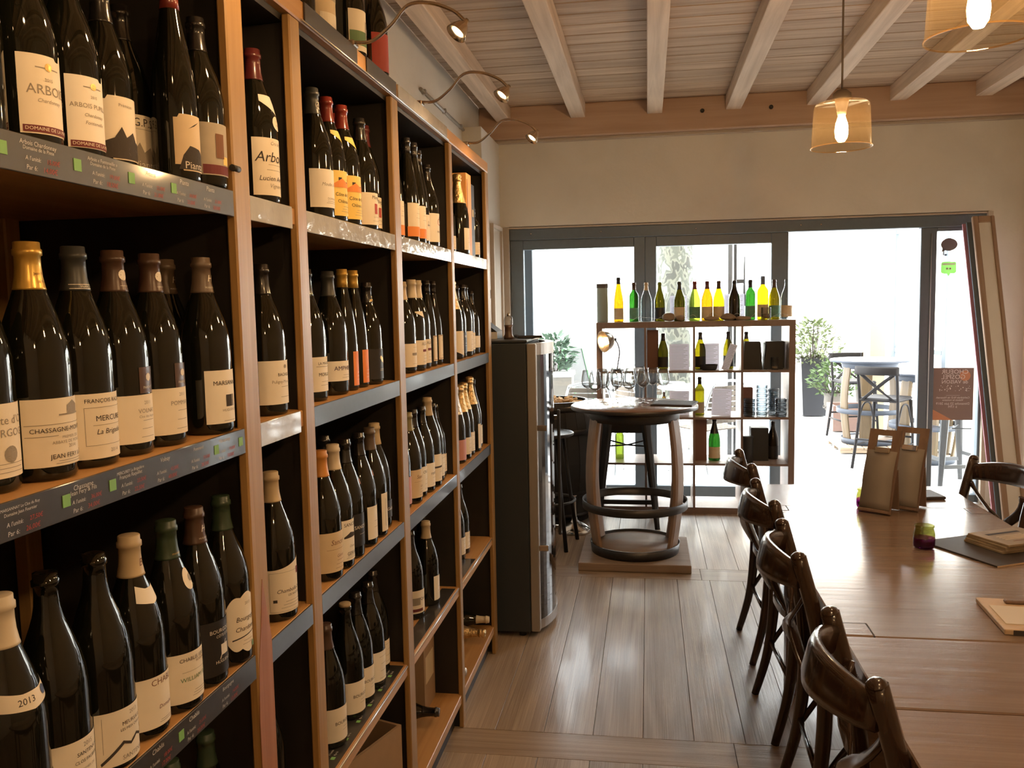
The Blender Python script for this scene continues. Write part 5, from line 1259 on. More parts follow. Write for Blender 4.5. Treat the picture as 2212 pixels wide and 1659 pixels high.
# ------------------------------------------------------------------ barrel stave bar tables
def stave_table(loc, label, smat, hmat, top_mat, R=0.388, H=0.975, rz=0.0, slab=True, angs=(205, 155, -25, 25), base_z=0.05):
    o = thing('stave_table', label, 'table', loc, rz)
    if slab:
        MB().box(-0.335, 0.335, -0.31, 0.33, 0.0, base_z, c=0.004).build('plinth', 'slab_oak', o)
    b0 = base_z if slab else 0.0
    MB().lathe([(R, H - 0.022), (R + 0.001, H - 0.018), (R + 0.001, H - 0.004), (R - 0.004, H), (0.0, H)], 56).lathe([(0.0, H - 0.022), (R, H - 0.022)], 56).build('top', top_mat, o)
    MB().lathe([(R + 0.002, H - 0.024), (R + 0.004, H - 0.022), (R + 0.004, H - 0.006), (R + 0.0015, H - 0.004)], 56).build('top_rim', hmat, o)
    MB().lathe([(0.270, H - 0.095), (0.276, H - 0.095), (0.288, H - 0.023), (0.282, H - 0.023), (0.270, H - 0.095)], 48).build('apron_band', hmat, o)
    MB().lathe([(0.0, b0 + 0.001), (0.262, b0 + 0.001), (0.262, b0 + 0.048), (0.0, b0 + 0.048)], 44).build('base_disc', 'slab_oak', o)
    MB().lathe([(0.264, b0 + 0.001), (0.272, b0 + 0.001), (0.280, b0 + 0.062), (0.274, b0 + 0.062), (0.264, b0 + 0.001)], 48).build('hoop', hmat, o)
    zr = 0.355
    MB().lathe([(0.322, zr - 0.024), (0.328, zr - 0.024), (0.328, zr + 0.026), (0.322, zr + 0.026), (0.322, zr - 0.024)], 56).build('hoop', hmat, o)
    for a in angs:
        a = math.radians(a)
        pts = []; m = 12
        z0, z1 = b0 + 0.049, H - 0.024
        for i in range(m + 1):
            t = i / m
            r = 0.232 + 0.062 * math.sin(PI * (0.10 + 0.80 * t))
            pts.append((r * math.cos(a), r * math.sin(a), z0 + (z1 - z0) * t))
        MB().sweep(pts, 0.060, 0.015, (-math.sin(a), math.cos(a), 0), smooth=False).build('stave', smat, o)
    return o
stave_table((-0.088, 5.345, 0.0005), 'round bar table made of barrel staves in the middle of the room', 'stave_oak', 'hoop_metal', 'round_top')

# glasses on it
def wine_glass_proto():
    o = thing('wine_glass', '', 'glass', (0, 0, 0), 0, 'wine glasses on the round table')
    MB().lathe([(0.0345, 0.0), (0.0350, 0.001), (0.012, 0.004), (0.0045, 0.008), (0.0, 0.0085)], 24).build('foot', 'wine_glass', o)
    MB().lathe([(0.0042, 0.0085), (0.0036, 0.03), (0.0036, 0.085), (0.006, 0.098)], 10).build('stem', 'wine_glass', o)
    MB().lathe([(0.006, 0.098), (0.022, 0.106), (0.036, 0.120), (0.0405, 0.138), (0.039, 0.160), (0.034, 0.190), (0.0305, 0.212), (0.0300, 0.212), (0.0335, 0.190), (0.0385, 0.160), (0.040, 0.138), (0.0355, 0.121), (0.021, 0.108), (0.0, 0.103)], 26).build('bowl', 'wine_glass', o)
    return o
GL = [(-0.375, 5.36), (-0.318, 5.20), (-0.290, 5.46), (-0.275, 5.31), (-0.212, 5.15), (-0.205, 5.56), (-0.190, 5.37), (-0.110, 5.50), (-0.115, 5.26), (-0.055, 5.60), (-0.030, 5.40), (0.030, 5.53), (0.095, 5.46)]
gp = wine_glass_proto()
GL.sort(key=lambda q: q[0] / q[1])
for i, (x, y) in enumerate(GL):
    lb = 'empty stemmed wine glass, %s among those on the round table' % ('leftmost' if i == 0 else 'rightmost' if i == len(GL) - 1 else ORD[i] + ' from left')
    if i == 0:
        gp.location = (x, y, 0.976); gp['label'] = lb
    else:
        dup(gp, (x, y, 0.976), 0, lb)
o = thing('menu_board', 'dark menu board lying on the right of the round table', 'menu', (0.165, 5.335, 0.976), math.radians(-12))
MB().box(-0.13, 0.12, -0.12, 0.12, 0, 0.010, c=0.002).build('cover', 'leather_dark', o)
MB().box(-0.12, 0.11, -0.11, 0.11, 0.0102, 0.0112).build('page', 'leather_dark', o)

# ------------------------------------------------------------------ open bookcase in front of the window
BX0, BX1, BY0, BY1, BH = -0.388, 1.070, 6.53, 6.915, 1.458
bc = thing('bookcase', 'open birch cube bookcase standing in front of the window', 'bookcase', (BX0, BY0, 0))
W = BX1 - BX0; D = BY1 - BY0
def bboard(nm, x0, x1, z0, z1):
    b = MB().box(x0, x1, 0.004, D, z0, z1).build(nm, 'bookcase_birch', bc)
    MB().box(x0, x1, 0.0, 0.004, z0, z1).build('shaded_edge', 'bookcase_edge_shaded', b)  # thin front strip carrying the painted shade
    return b
bboard('side_panel', 0, 0.045, 0.001, BH); bboard('side_panel', W - 0.045, W, 0.001, BH)
bboard('top_board', 0.045, W - 0.045, BH - 0.045, BH); bboard('bottom_board', 0.045, W - 0.045, 0.001, 0.046)
VX = [0.368, 0.728, 1.078]
for x in VX:
    bboard('divider', x - 0.008, x + 0.008, 0.046, BH - 0.045)
CX = [(0.045, 0.360), (0.376, 0.720), (0.736, 1.070), (1.086, W - 0.045)]
SZ = [0.046, 0.385, 0.736, 1.088]
for z in SZ[1:]:
    for x0, x1 in CX:
        bboard('shelf', x0, x1, z - 0.016, z)

def at_bc(px_x, y):          # X of a thing seen at that place, measured on the bookcase front
    return px_x
ZB = BH + 0.0005
TOPB = [  # x, kind, glass, capsule, label paper, look
 (-0.222, 'F', 'amber_bottle', 'cap_slate', 'label_kraft', 'slim amber bottle with slate capsule'),
 (-0.105, 'X', 'green_bottle', 'cap_brown', 'label_teal', 'bright green bottle with brown capsule'),
 (-0.012, 'B', 'clear_bottle', 'cap_beige', None, 'clear bottle with beige capsule'),
 (0.090, 'B', 'olive_bottle', None, 'label_black', 'olive bottle with dark label'),
 (0.237, 'B', 'olive_bottle', 'cap_slate', 'label_kraft', 'olive bottle with slate capsule behind stones'),
 (0.352, 'B', 'lime_bottle', 'cap_red', 'label_teal', 'lime green bottle with red capsule'),
 (0.443, 'B', 'amber_bottle', 'cap_maroon', 'label_kraft', 'amber bottle with maroon capsule'),
 (0.530, 'B', 'yellow_bottle', 'cap_brown', 'label_kraft', 'yellow bottle with brown capsule'),
 (0.643, 'B', 'bottle_brown', 'cap_black', None, 'opaque dark bottle before white card'),
 (0.762, 'X', 'green_bottle', 'cap_slate', 'label_teal', 'green straight-sided bottle'),
 (0.850, 'X', 'yellow_bottle', 'cap_blue', 'label_kraft', 'tall yellow bottle with blue capsule'),
 (0.935, 'B', 'yellow_bottle', 'cap_brown', 'label_teal', 'yellow bottle with brown capsule'),
 (1.022, 'B', 'clear_bottle', None, 'label_kraft', 'clear bottle at the right end'),
]
def paste_label(o, kind, m, z0=0.02, z1=0.105, half=70, ac=-90):
    part('label', label_mesh(kind, z0, z1, half, None, ac), m, o)
for i, (x, kind, glass, cap, lab, look) in enumerate(TOPB):
    s = 1.08 if i == 10 else 1.0
    o = make_bottle(x, 6.66 + (0.02 if i % 2 else 0), BH, kind, cap, None, '%s, %s of bottles on the bookcase' % (look, ordinal(i, len(TOPB)).replace(' from left', '') + ('' if i in (0, len(TOPB) - 1) else ' from left')), 'display bottles on top of the bookcase', glass=glass, scale=s)
    if lab:
        paste_label(o, kind, lab)
o = thing('metal_tin', 'tall grey green cylinder tin at the left end of the bookcase top', 'tin', (-0.345, 6.64, ZB))
MB().lathe([(0.0, 0.0), (0.042, 0.0), (0.043, 0.003), (0.043, 0.262)], 30).build('tin_body', 'tin_green', o)
MB().lathe([(0.0435, 0.262), (0.044, 0.264), (0.044, 0.292), (0.042, 0.295), (0.0, 0.295)], 30).build('lid', 'urn_grey', o)
def stone(x, y, w, d, h, label, seed):
    rnd = random.Random(seed)
    bm = bmesh.new(); bmesh.ops.create_icosphere(bm, subdivisions=3, radius=1.0)
    ph = [rnd.uniform(0, 6) for _ in range(4)]
    for v in bm.verts:
        c = v.co; k = 1 + 0.10 * math.sin(2.3 * c.x + ph[0]) + 0.08 * math.sin(3.1 * c.y + ph[1]) + 0.06 * math.sin(4 * c.z + ph[2])
        v.co = Vector((c.x * w * k, c.y * d * k, max(-0.9, c.z) * h * k))
    mz = min(v.co.z for v in bm.verts)
    for v in bm.verts:
        v.co.z -= mz
    for f in bm.faces:
        f.smooth = True
    me = bpy.data.meshes.new('stone'); bm.to_mesh(me); bm.free()
    o = link('round_stone', me, 'stone'); o.location = (x, y, ZB)
    return tag(o, label, 'stone', 'stones on top of the bookcase')
stone(0.150, 6.585, 0.055, 0.035, 0.031, 'large round stone, leftmost on the bookcase top', 1)
stone(0.236, 6.582, 0.036, 0.030, 0.025, 'small round stone second from left on the bookcase top', 2)
stone(0.470, 6.580, 0.058, 0.032, 0.016, 'flat stone in the middle of the bookcase top', 3)
stone(0.590, 6.580, 0.056, 0.035, 0.025, 'rounded stone before the opaque dark bottle on the bookcase', 4)
stone(0.705, 6.580, 0.062, 0.032, 0.017, 'long flat stone, rightmost on the bookcase top', 5)
def card(x, y, z, w, h, label, tilt=8, rz=0.0, lean=0.0, group='white cards in the bookcase'):
    o = thing('menu_card', label, 'card', (x, y, z + 0.0008), rz, group)
    o.rotation_euler = (math.radians(-tilt), math.radians(lean), rz)
    MB().box(-w / 2, w / 2, 0, 0.003, 0, h).build('sheet', 'white_card', o)
    its = []
    for k in range(int(h / 0.012) - 1):
        zz = h - 0.018 - k * 0.0118
        its.append(('r', -w * 0.42, w * (0.42 - 0.10 * ((k * 7) % 3)), zz, zz + 0.0022, 'ink_grey'))
    for m, mb in flat_items(its, lambda a, b: (a, -0.0006, b)).items():
        mb.build('print', m, o)
    return o
card(0.235, 6.75, BH, 0.13, 0.195, 'white card on the bookcase top behind the olive bottle')
card(0.655, 6.76, BH, 0.15, 0.20, 'white card on the bookcase top behind the dark bottle')
o = thing('glass_jar', 'small clear jar of corks at the right of the bookcase top', 'jar', (0.868, 6.60, ZB))
MB().lathe([(0.0, 0.0), (0.034, 0.0), (0.036, 0.006), (0.036, 0.085), (0.037, 0.092), (0.034, 0.092), (0.033, 0.006), (0.0, 0.004)], 26).build('glass', 'wine_glass', o)
jc = MB()
for k in range(9):
    m = Matrix.Translation((0.013 * math.cos(k * 2.1), 0.013 * math.sin(k * 2.1), 0.017 + 0.011 * (k // 3))) @ Matrix.Rotation(k * 0.9, 4, 'Z') @ Matrix.Rotation(PI / 2, 4, 'X')
    jc.lathe([(0.0, -0.012), (0.007, -0.012), (0.007, 0.012), (0.0, 0.012)], 8, mat=m)
jc.build('corks', 'cork', o)
wire = []
for k in range(30):
    wire.append((-0.30 + 0.0455 * k, 6.60 + 0.012 * math.sin(k * 1.7), BH + 0.006 + 0.06 * abs(math.sin(k * 0.83)) * (0.3 + 0.7 * ((k * 37) % 10) / 10)))
gw = MB().tube(spline(wire, 4), 0.0012, 5).build('wire_garland', 'aluminium'); tag(gw, 'thin wire garland winding between the bottles on the bookcase', 'garland')

# things inside the cells: column c, row r counted from the top
def cz(r):
    return SZ[3 - r] + 0.0005
def cell_bottle(x, y, r, kind, glass, cap, lab, label, s=1.0):
    o = make_bottle(x, y, SZ[3 - r], kind, cap, None, label, 'bottles inside the bookcase', glass=glass, scale=s)
    if lab:
        paste_label(o, kind, lab)
cell_bottle(0.115, 6.68, 0, 'B', 'olive_bottle', 'cap_black', 'label_black', 'olive bottle in the upper row, left of a white card', 0.93)
cell_bottle(0.393, 6.66, 0, 'B', 'olive_bottle', 'cap_black', 'label_black', 'olive bottle in the upper row, right beside the middle divider', 0.95)
cell_bottle(0.605, 6.72, 0, 'B', 'olive_bottle', 'cap_black', 'label_black', 'olive bottle in the upper row, behind the leaning leaflet', 0.95)
cell_bottle(0.743, 6.76, 0, 'B', 'olive_bottle', 'cap_black', None, 'olive bottle in the upper row, mostly behind the first dark carton', 0.94)
cell_bottle(0.120, 6.68, 1, 'B', 'amber_bottle', 'cap_brown', None, 'amber bottle in the second row behind the wine glasses', 0.60)
cell_bottle(0.388, 6.66, 1, 'X', 'olive_bottle', 'cap_black', 'label_grey', 'straight olive bottle in the second row, middle column', 0.98)
cell_bottle(-0.225, 6.72, 2, 'X', 'lime_bottle', None, None, 'lime green bottle behind the dark metal stool', 0.90)
cell_bottle(0.500, 6.68, 2, 'C', 'green_bottle', 'cap_black', 'label_kraft', 'green sparkling bottle in the third row', 1.02)
cell_bottle(0.945, 6.76, 2, 'B', 'bottle_brown', 'cap_black', 'label_black', 'opaque dark bottle at the right end of the third row', 0.98)
card(0.236, 6.66, SZ[3], 0.148, 0.195, 'white card in the upper row, left of the middle divider')
card(0.462, 6.66, SZ[3], 0.145, 0.198, 'white card in the upper row above the black bowl')
card(0.236, 6.66, SZ[2], 0.148, 0.185, 'white card in the second row behind the round table')
card(0.545, 6.63, SZ[2], 0.145, 0.205, 'white card in the second row, middle column', lean=3)
card(0.568, 6.58, SZ[3], 0.055, 0.205, 'narrow leaflet leaning in the upper row beside the bowl', lean=20)
o = thing('black_bowl', 'low black bowl in the upper row before a white card', 'bowl', (0.452, 6.585, cz(0)))
MB().lathe([(0.0, 0.0), (0.050, 0.0), (0.058, 0.010), (0.064, 0.036), (0.066, 0.040), (0.060, 0.040), (0.054, 0.012), (0.0, 0.008)], 32).build('bowl', 'matte_black', o)
MB().lathe([(0.0655, 0.038), (0.067, 0.0395), (0.0655, 0.041)], 32).build('rim', 'matte_black', o)
def carton(name, x, y, z, w0, w1, d, h, mat, label, cat='carton'):
    o = thing(name, label, cat, (x, y, z))
    vs = []
    for w, zz in ((w0, 0.0), (w1, h)):
        vs += [(-w / 2, 0, zz), (w / 2, 0, zz), (w / 2, d, zz), (-w / 2, d, zz)]
    MB().add(vs, [(0, 3, 2, 1), (4, 5, 6, 7), (0, 1, 5, 4), (1, 2, 6, 5), (2, 3, 7, 6), (3, 0, 4, 7)]).build('box', mat, o)
    MB().box(-w1 / 2 + 0.004, w1 / 2 - 0.004, 0.004, d - 0.004, h, h + 0.003).build('lid', mat, o)
    return o
carton('wine_carton', 0.775, 6.62, cz(0), 0.145, 0.115, 0.11, 0.205, 'box_black', 'tapered dark carton in the upper right cell, left one')
carton('wine_carton', 0.925, 6.62, cz(0), 0.140, 0.118, 0.11, 0.205, 'box_black', 'tapered dark carton in the upper right cell, middle one')
carton('wine_carton', 1.0, 6.75, cz(0), 0.045, 0.045, 0.11, 0.20, 'box_black', 'slim dark carton at the right wall of the upper right cell')
carton('wine_carton', 0.745, 6.70, cz(1), 0.085, 0.085, 0.10, 0.205, 'box_brown', 'dark brown carton behind the ashtrays in the second row')
carton('wine_carton', 0.397, 6.66, cz(2), 0.090, 0.090, 0.10, 0.315, 'box_brown', 'tall brown carton in the third row, left of the green bottle')
carton('wine_carton', 0.835, 6.66, cz(2), 0.130, 0.130, 0.13, 0.250, 'box_black', 'black box with pale lid edge in the third row')
carton('wine_carton', 0.036, 6.70, cz(0), 0.085, 0.085, 0.10, 0.300, 'box_brown', 'tall grey brown carton in the upper row, second column')
o = thing('black_jar', 'black round canister in the third row beside the black box', 'canister', (0.742, 6.60, cz(2)))
MB().lathe([(0.0, 0.0), (0.036, 0.0), (0.038, 0.004), (0.038, 0.185)], 26).build('canister_body', 'box_black', o)
MB().lathe([(0.040, 0.183), (0.042, 0.186), (0.042, 0.196), (0.038, 0.199), (0.0, 0.199)], 26).build('lid', 'box_black', o)
o = thing('tumbler', 'small tumbler before the middle dark carton in the upper row', 'glass', (0.930, 6.575, cz(0)))
MB().lathe([(0.0, 0.0), (0.024, 0.0), (0.026, 0.004), (0.030, 0.092), (0.0285, 0.092), (0.0245, 0.008), (0.0, 0.008)], 22).build('glass', 'wine_glass', o)
MB().lathe([(0.0, 0.009), (0.022, 0.009), (0.023, 0.026), (0.0, 0.026)], 18).build('cork', 'cork', o)
o = thing('champagne_flute', 'clear flute standing between the two dark cartons', 'glass', (0.850, 6.60, cz(0)))
MB().lathe([(0.026, 0.0), (0.026, 0.001), (0.004, 0.005), (0.003, 0.05), (0.010, 0.075), (0.022, 0.14), (0.026, 0.200), (0.025, 0.200), (0.020, 0.14), (0.008, 0.078), (0.0, 0.072)], 20).build('glass', 'wine_glass', o)
at_me = MB().lathe([(0.0, 0.0), (0.036, 0.0), (0.040, 0.004), (0.043, 0.020), (0.044, 0.034), (0.039, 0.034), (0.037, 0.010), (0.0, 0.008)], 20).mesh('glass')
at_me.materials.append(MATS['ashtray_glass'])
for si, (x, y, nst) in enumerate(((0.750, 6.590, 4), (0.842, 6.605, 7), (0.933, 6.662, 6), (0.984, 6.578, 4))):
    for k in range(nst):
        a = thing('glass_ashtray', 'glass ashtray, %s in the %s stack of the second row' % ('lowest' if k == 0 else 'topmost' if k == nst - 1 else ORD[k] + ' from below', ['leftmost', 'second', 'third', 'rightmost'][si]), 'ashtray', (x - (0.008 if si == 3 else 0), y, cz(1) + 0.0335 * k), 0, 'stacked glass ashtrays in the bookcase')
        link('glass', at_me, None, a)

# desk lamp on the upper shelf
dl = thing('desk_lamp', 'small brass desk lamp with glowing bulb at the bookcase left end', 'lamp', (-0.235, 6.60, cz(0)))
MB().lathe([(0.0, 0.0), (0.050, 0.0), (0.052, 0.006), (0.020, 0.014), (0.0, 0.015)], 26).build('base', 'dark_metal', dl)
MB().tube(spline([(0.0, 0.0, 0.012), (0.012, -0.03, 0.08), (0.022, -0.09, 0.15), (0.010, -0.16, 0.215), (-0.012, -0.19, 0.245)], 8), 0.005, 8).build('arm', 'dark_metal', dl)
MB().tube([(-0.030, -0.19, 0.245), (0.004, -0.19, 0.247)], 0.010, 8).build('joint', 'dark_metal', dl)
ax = Matrix.Translation((-0.022, -0.19, 0.247)) @ Vector((-0.80, -0.55, -0.16)).to_track_quat('Z', 'Y').to_matrix().to_4x4() @ Matrix.Scale(1.08, 4)
MB().lathe([(0.0, 0.0), (0.022, 0.0), (0.040, 0.012), (0.062, 0.040), (0.074, 0.078), (0.0755, 0.082), (0.073, 0.080), (0.060, 0.042), (0.038, 0.015), (0.0, 0.006)], 30, mat=ax).build('lamp_shade', 'lamp_nickel', dl)
MB().lathe([(0.0, 0.02), (0.014, 0.022), (0.024, 0.045), (0.026, 0.06), (0.018, 0.078), (0.0, 0.084)], 18, mat=ax).build('bulb', 'desk_bulb_glow', dl)
d = bpy.data.lights.new('lamp_light', 'POINT'); d.energy = 3.0; d.shadow_soft_size = 0.03; d.color = (1.0, 0.62, 0.3)
l = bpy.data.objects.new('lamp_light', d); COL.objects.link(l); l.parent = dl; l.location = ax @ Vector((0, 0, 0.095))

# ------------------------------------------------------------------ dining tables
def dining_table(y0, y1, label, leaf0, leaf1):
    x0, x1, zt = 0.478, 1.316, 0.76
    o = thing('dining_table', label, 'table', ((x0 + x1) / 2, (y0 + y1) / 2, 0))
    cx, cy = (x0 + x1) / 2, (y0 + y1) / 2
    hw = (x1 - x0) / 2
    a, b = y0 - cy, y1 - cy
    MB().box(-hw, hw, leaf0 - cy + 0.0015, leaf1 - cy - 0.0015, zt - 0.032, zt, c=0.003).build('top_board', 'table_oak', o)
    MB().box(-hw, hw, leaf1 - cy + 0.0015, b - 0.0015, zt - 0.032, zt - 0.0006, c=0.003).build('end_leaf', 'table_leaf_oak', o)
    MB().box(-hw, hw, a + 0.0015, leaf0 - cy - 0.0015, zt - 0.032, zt - 0.0006, c=0.003).build('end_leaf', 'table_leaf_oak', o)
    for yy, s in ((leaf0 - cy, 1), (leaf1 - cy, -1)):
        for sx in (-1, 1):
            xo = sx * (hw - 0.0395)
            MB().box(xo - 0.036, xo + 0.036, min(yy + s * 0.006, yy + s * 0.086), max(yy + s * 0.006, yy + s * 0.086), zt - 0.004, zt + 0.0006, c=0.001).build('hinge_plate', 'table_leaf_oak', o)
            fm = MB()
            fm.box(xo - 0.0385, xo + 0.0385, yy + s * 0.088 - 0.002, yy + s * 0.088 + 0.002, zt - 0.003, zt + 0.0003)
            fm.box(xo - sx * 0.0375 - 0.002, xo - sx * 0.0375 + 0.002, min(yy, yy + s * 0.088), max(yy, yy + s * 0.088), zt - 0.003, zt + 0.0003)
            fm.build('hinge_gap', 'ink_dark', o)
    MB().box(-hw + 0.06, hw - 0.06, leaf0 - cy + 0.05, leaf1 - cy - 0.05, zt - 0.105, zt - 0.033).build('apron', 'table_oak', o)
    for sx in (-1, 1):
        for yy in (leaf0 - cy + 0.08, leaf1 - cy - 0.08):
            MB().box(sx * (hw - 0.10) - 0.032, sx * (hw - 0.10) + 0.032, yy - 0.032, yy + 0.032, 0.0, zt - 0.034, c=0.004).build('leg', 'table_oak', o)
    return o
dining_table(1.797, 4.02, 'long oak dining table with end leaves, set with jars and menus', 2.184, 3.593)
dining_table(-0.45, 1.793, 'near oak dining table joined to the long one, at the bottom right corner', -0.05, 1.40)

# ------------------------------------------------------------------ cross-back chairs
def chair_proto():
    o = thing('cross_back_chair', '', 'chair', (0, 0, 0), 0, 'cross-back chairs at the dining table')
    CW = 'chair_walnut'
    for s in (-1, 1):
        pts = spline([(-0.255, s * 0.205, 0.0), (-0.205, s * 0.195, 0.20), (-0.185, s * 0.190, 0.44), (-0.205, s * 0.192, 0.66), (-0.262, s * 0.190, 0.885)], 5)
        MB().tube(pts, [0.015 + 0.007 * min(1, i / 8) for i in range(len(pts))], 10, sx=0.8).build('rear_post', CW, o)
        MB().lathe([(0.021, 0.0), (0.018, 0.008), (0.010, 0.013), (0.0, 0.0145)], 10, mat=Matrix.Translation((-0.263, s * 0.190, 0.884)) @ Matrix.Rotation(-0.24, 4, 'Y')).build('post_cap', CW, o)
        pts = [(0.205, s * 0.19, 0.0), (0.190, s * 0.180, 0.22), (0.178, s * 0.172, 0.44)]
        MB().tube(pts, [0.013, 0.017, 0.020], 10).build('front_leg', CW, o)
        # curved side brace between the legs
        MB().tube(spline([(-0.195, s * 0.188, 0.22), (-0.10, s * 0.185, 0.36), (0.0, s * 0.183, 0.42), (0.10, s * 0.180, 0.36), (0.185, s * 0.178, 0.22)], 5), 0.010, 8).build('side_brace', CW, o)
    # crest rail, bowed to the back
    n = 16; pts = []
    for i in range(n + 1):
        t = -1 + 2 * i / n
        pts.append((-0.262 - 0.075 * (1 - t * t) + (0.008 if abs(t) > 0.9 else 0), 0.186 * t, 0.825 + 0.012 * (1 - t * t)))
    MB().sweep(pts, [0.034 + 0.016 * (1 - (-1 + 2 * i / n) ** 2) for i in range(n + 1)], 0.013, (0.26, 0, 1)).build('crest_rail', CW, o)
    # the X of the back
    for s in (-1, 1):
        pts = []
        for i in range(13):
            t = i / 12
            y = s * 0.165 * (1 - 2 * (3 * t * t - 2 * t ** 3))
            z = 0.785 - 0.33 * t
            x = -0.225 - 0.055 * math.sin(PI * (1 - t) * 0.9 + 0.25) + 0.045 * t
            pts.append((x + s * 0.005, y, z))
        MB().sweep(pts, 0.019, 0.006, (0, 1, 0.6 * s)).build('back_cross', CW, o)
    # seat
    poly = []
    for i in range(36):
        a = 2 * PI * i / 36
        c, q = math.cos(a), math.sin(a)
        r = 0.215 / (abs(c) ** 3.2 + abs(q) ** 3.2) ** (1 / 3.2)
        poly.append((r * c, r * q * (0.98 + 0.05 * c)))
    ring = MB(); vs = []
    for x, y in poly:
        for k, z in ((1.0, 0.438), (1.0, 0.462), (0.985, 0.468), (0.80, 0.468), (0.80, 0.440)):
            vs.append((x * k, y * k, z))
    m = 36
    ring.add(vs, [(5 * i + k, 5 * ((i + 1) % m) + k, 5 * ((i + 1) % m) + (k + 1) % 5, 5 * i + (k + 1) % 5) for i in range(m) for k in range(5)])
    seat = ring.build('seat', CW, o)
    MB().add([(x * 0.81, y * 0.81, 0.463) for x, y in poly] + [(x * 0.81, y * 0.81, 0.459) for x, y in poly], [tuple(range(36)), tuple(reversed(range(36, 72)))] + [(i, (i + 1) % 36, 36 + (i + 1) % 36, 36 + i) for i in range(36)]).build('cane_panel', 'cane', seat)
    for x in (-0.198, 0.186):
        MB().tube([(x, -0.185, 0.23), (x, 0.185, 0.23)], 0.010, 8).build('stretcher', CW, o)
    return o
ch = chair_proto()
CH = [((0.675, 1.815, 0), 0.02, 'dark cross-back chair nearest the camera at the left table side'),
      ((0.680, 2.620, 0), -0.03, 'dark cross-back chair second from the camera at the left table side'),
      ((0.690, 3.290, 0), 0.05, 'dark cross-back chair third from the camera at the left table side'),
      ((0.695, 3.985, 0), 0.04, 'dark cross-back chair farthest along the left table side'),
      ((1.235, 3.780, 0), PI + 0.30, 'dark cross-back chair at the right side of the table by the window')]
for i, (loc, rz, lb) in enumerate(CH):
    if i == 0:
        ch.location = loc; ch.rotation_euler = (0, 0, rz); ch['label'] = lb
    else:
        dup(ch, loc, rz, lb)

# ------------------------------------------------------------------ things on the dining table
ZTB = 0.7605
def candle_jar(x, y, label):
    o = thing('candle_jar', label, 'jar', (x, y, ZTB + 0.0003), 0, 'candle jars on the table')
    MB().lathe([(0.0, 0.001), (0.026, 0.0), (0.032, 0.004), (0.0345, 0.014), (0.0345, 0.034), (0.0335, 0.036)], 30).build('purple_base', 'jar_purple', o)
    MB().lathe([(0.0335, 0.036), (0.034, 0.048), (0.031, 0.060), (0.0285, 0.066), (0.029, 0.070), (0.0315, 0.072), (0.0315, 0.077), (0.0285, 0.078)], 30).build('green_upper', 'jar_lime', o)
    MB().lathe([(0.0, 0.006), (0.024, 0.006), (0.028, 0.012), (0.028, 0.022), (0.0, 0.022)], 20).build('wax', 'cap_maroon', o)
    return o
candle_jar(0.915, 3.005, 'purple and green glass candle jar in the middle of the table')
candle_jar(0.862, 3.575, 'purple and green glass candle jar left of the menu stands')
def menu_stand(x, y, rz, label):
    o = thing('menu_stand', label, 'menu stand', (x, y, ZTB + 0.0006), rz, 'menu stands on the table')
    t = math.radians(17)
    F = Matrix.Rotation(-t, 4, 'X')            # leans back
    w, h = 0.062, 0.335
    brd = MB()
    for a, b, c, dd in ((-w, w, 0.004, 0.262), (-w, -0.030, 0.262, 0.312), (0.030, w, 0.262, 0.312), (-w, w, 0.312, h)):
        brd.box(a, b, 0, 0.009, c, dd, mat=F)
    brd.build('board', 'menu_wood', o)
    MB().box(-w, w, -0.012, -0.0002, 0.004, 0.016, c=0.002, mat=F).build('ledge', 'menu_wood', o)
    sh = MB(); n = 8; vs = []
    for i in range(n + 1):
        tt = i / n
        z = 0.018 + 0.232 * tt
        bulge = -0.004 - 0.010 * math.sin(PI * tt) * (1 if tt > 0.4 else 0.6)
        for xx in (-w + 0.004, w - 0.004):
            vs.append(F @ Vector((xx, bulge, z)))
        for xx in (w - 0.004, -w + 0.004):
            vs.append(F @ Vector((xx, bulge + 0.003, z)))
    sh.add(vs, [(4 * i + k, 4 * i + 4 + k, 4 * i + 4 + (k + 1) % 4, 4 * i + (k + 1) % 4) for i in range(n) for k in range(4)] + [(0, 1, 2, 3), tuple(4 * n + k for k in range(4))], True)
    sh.build('menu_sheets', 'menu_card_grey', o)
    MB().box(-0.030, 0.030, -0.012, -0.001, 0.240, 0.262, c=0.002, mat=F).build('clip', 'chrome', o)
    B = Matrix.Translation((0, 0.105, 0.0)) @ Matrix.Rotation(math.radians(6), 4, 'X')
    MB().box(-w + 0.008, w - 0.008, 0, 0.006, 0.003, 0.165, mat=B).build('rear_leg', 'menu_wood', o)
    return o
menu_stand(0.870, 3.478, math.radians(-38), 'wooden clip menu stand on the table, left and nearer one')
menu_stand(0.990, 3.540, math.radians(-38), 'wooden clip menu stand on the table, right one behind the first')
o = thing('menu_folder', 'closed dark menu folder at the far end of the table', 'menu', (1.115, 3.80, ZTB), math.radians(8))
MB().box(-0.10, 0.10, -0.07, 0.07, 0, 0.012, c=0.003).build('cover', 'leather_dark', o)
MB().box(-0.096, 0.101, -0.066, 0.066, 0.003, 0.009).build('pages', 'white_card', o)
rr = math.radians(-34)
o = thing('slate_mat', 'dark square table mat under the stack of menus at right', 'place mat', (1.135, 3.005, ZTB), math.radians(27))
MB().box(-0.155, 0.155, -0.155, 0.155, 0, 0.005, c=0.001).build('mat', 'leather_dark', o)
MB().box(-0.156, 0.156, -0.1575, -0.1555, 0, 0.0048).build('pale_edge', 'pale_wood', o)
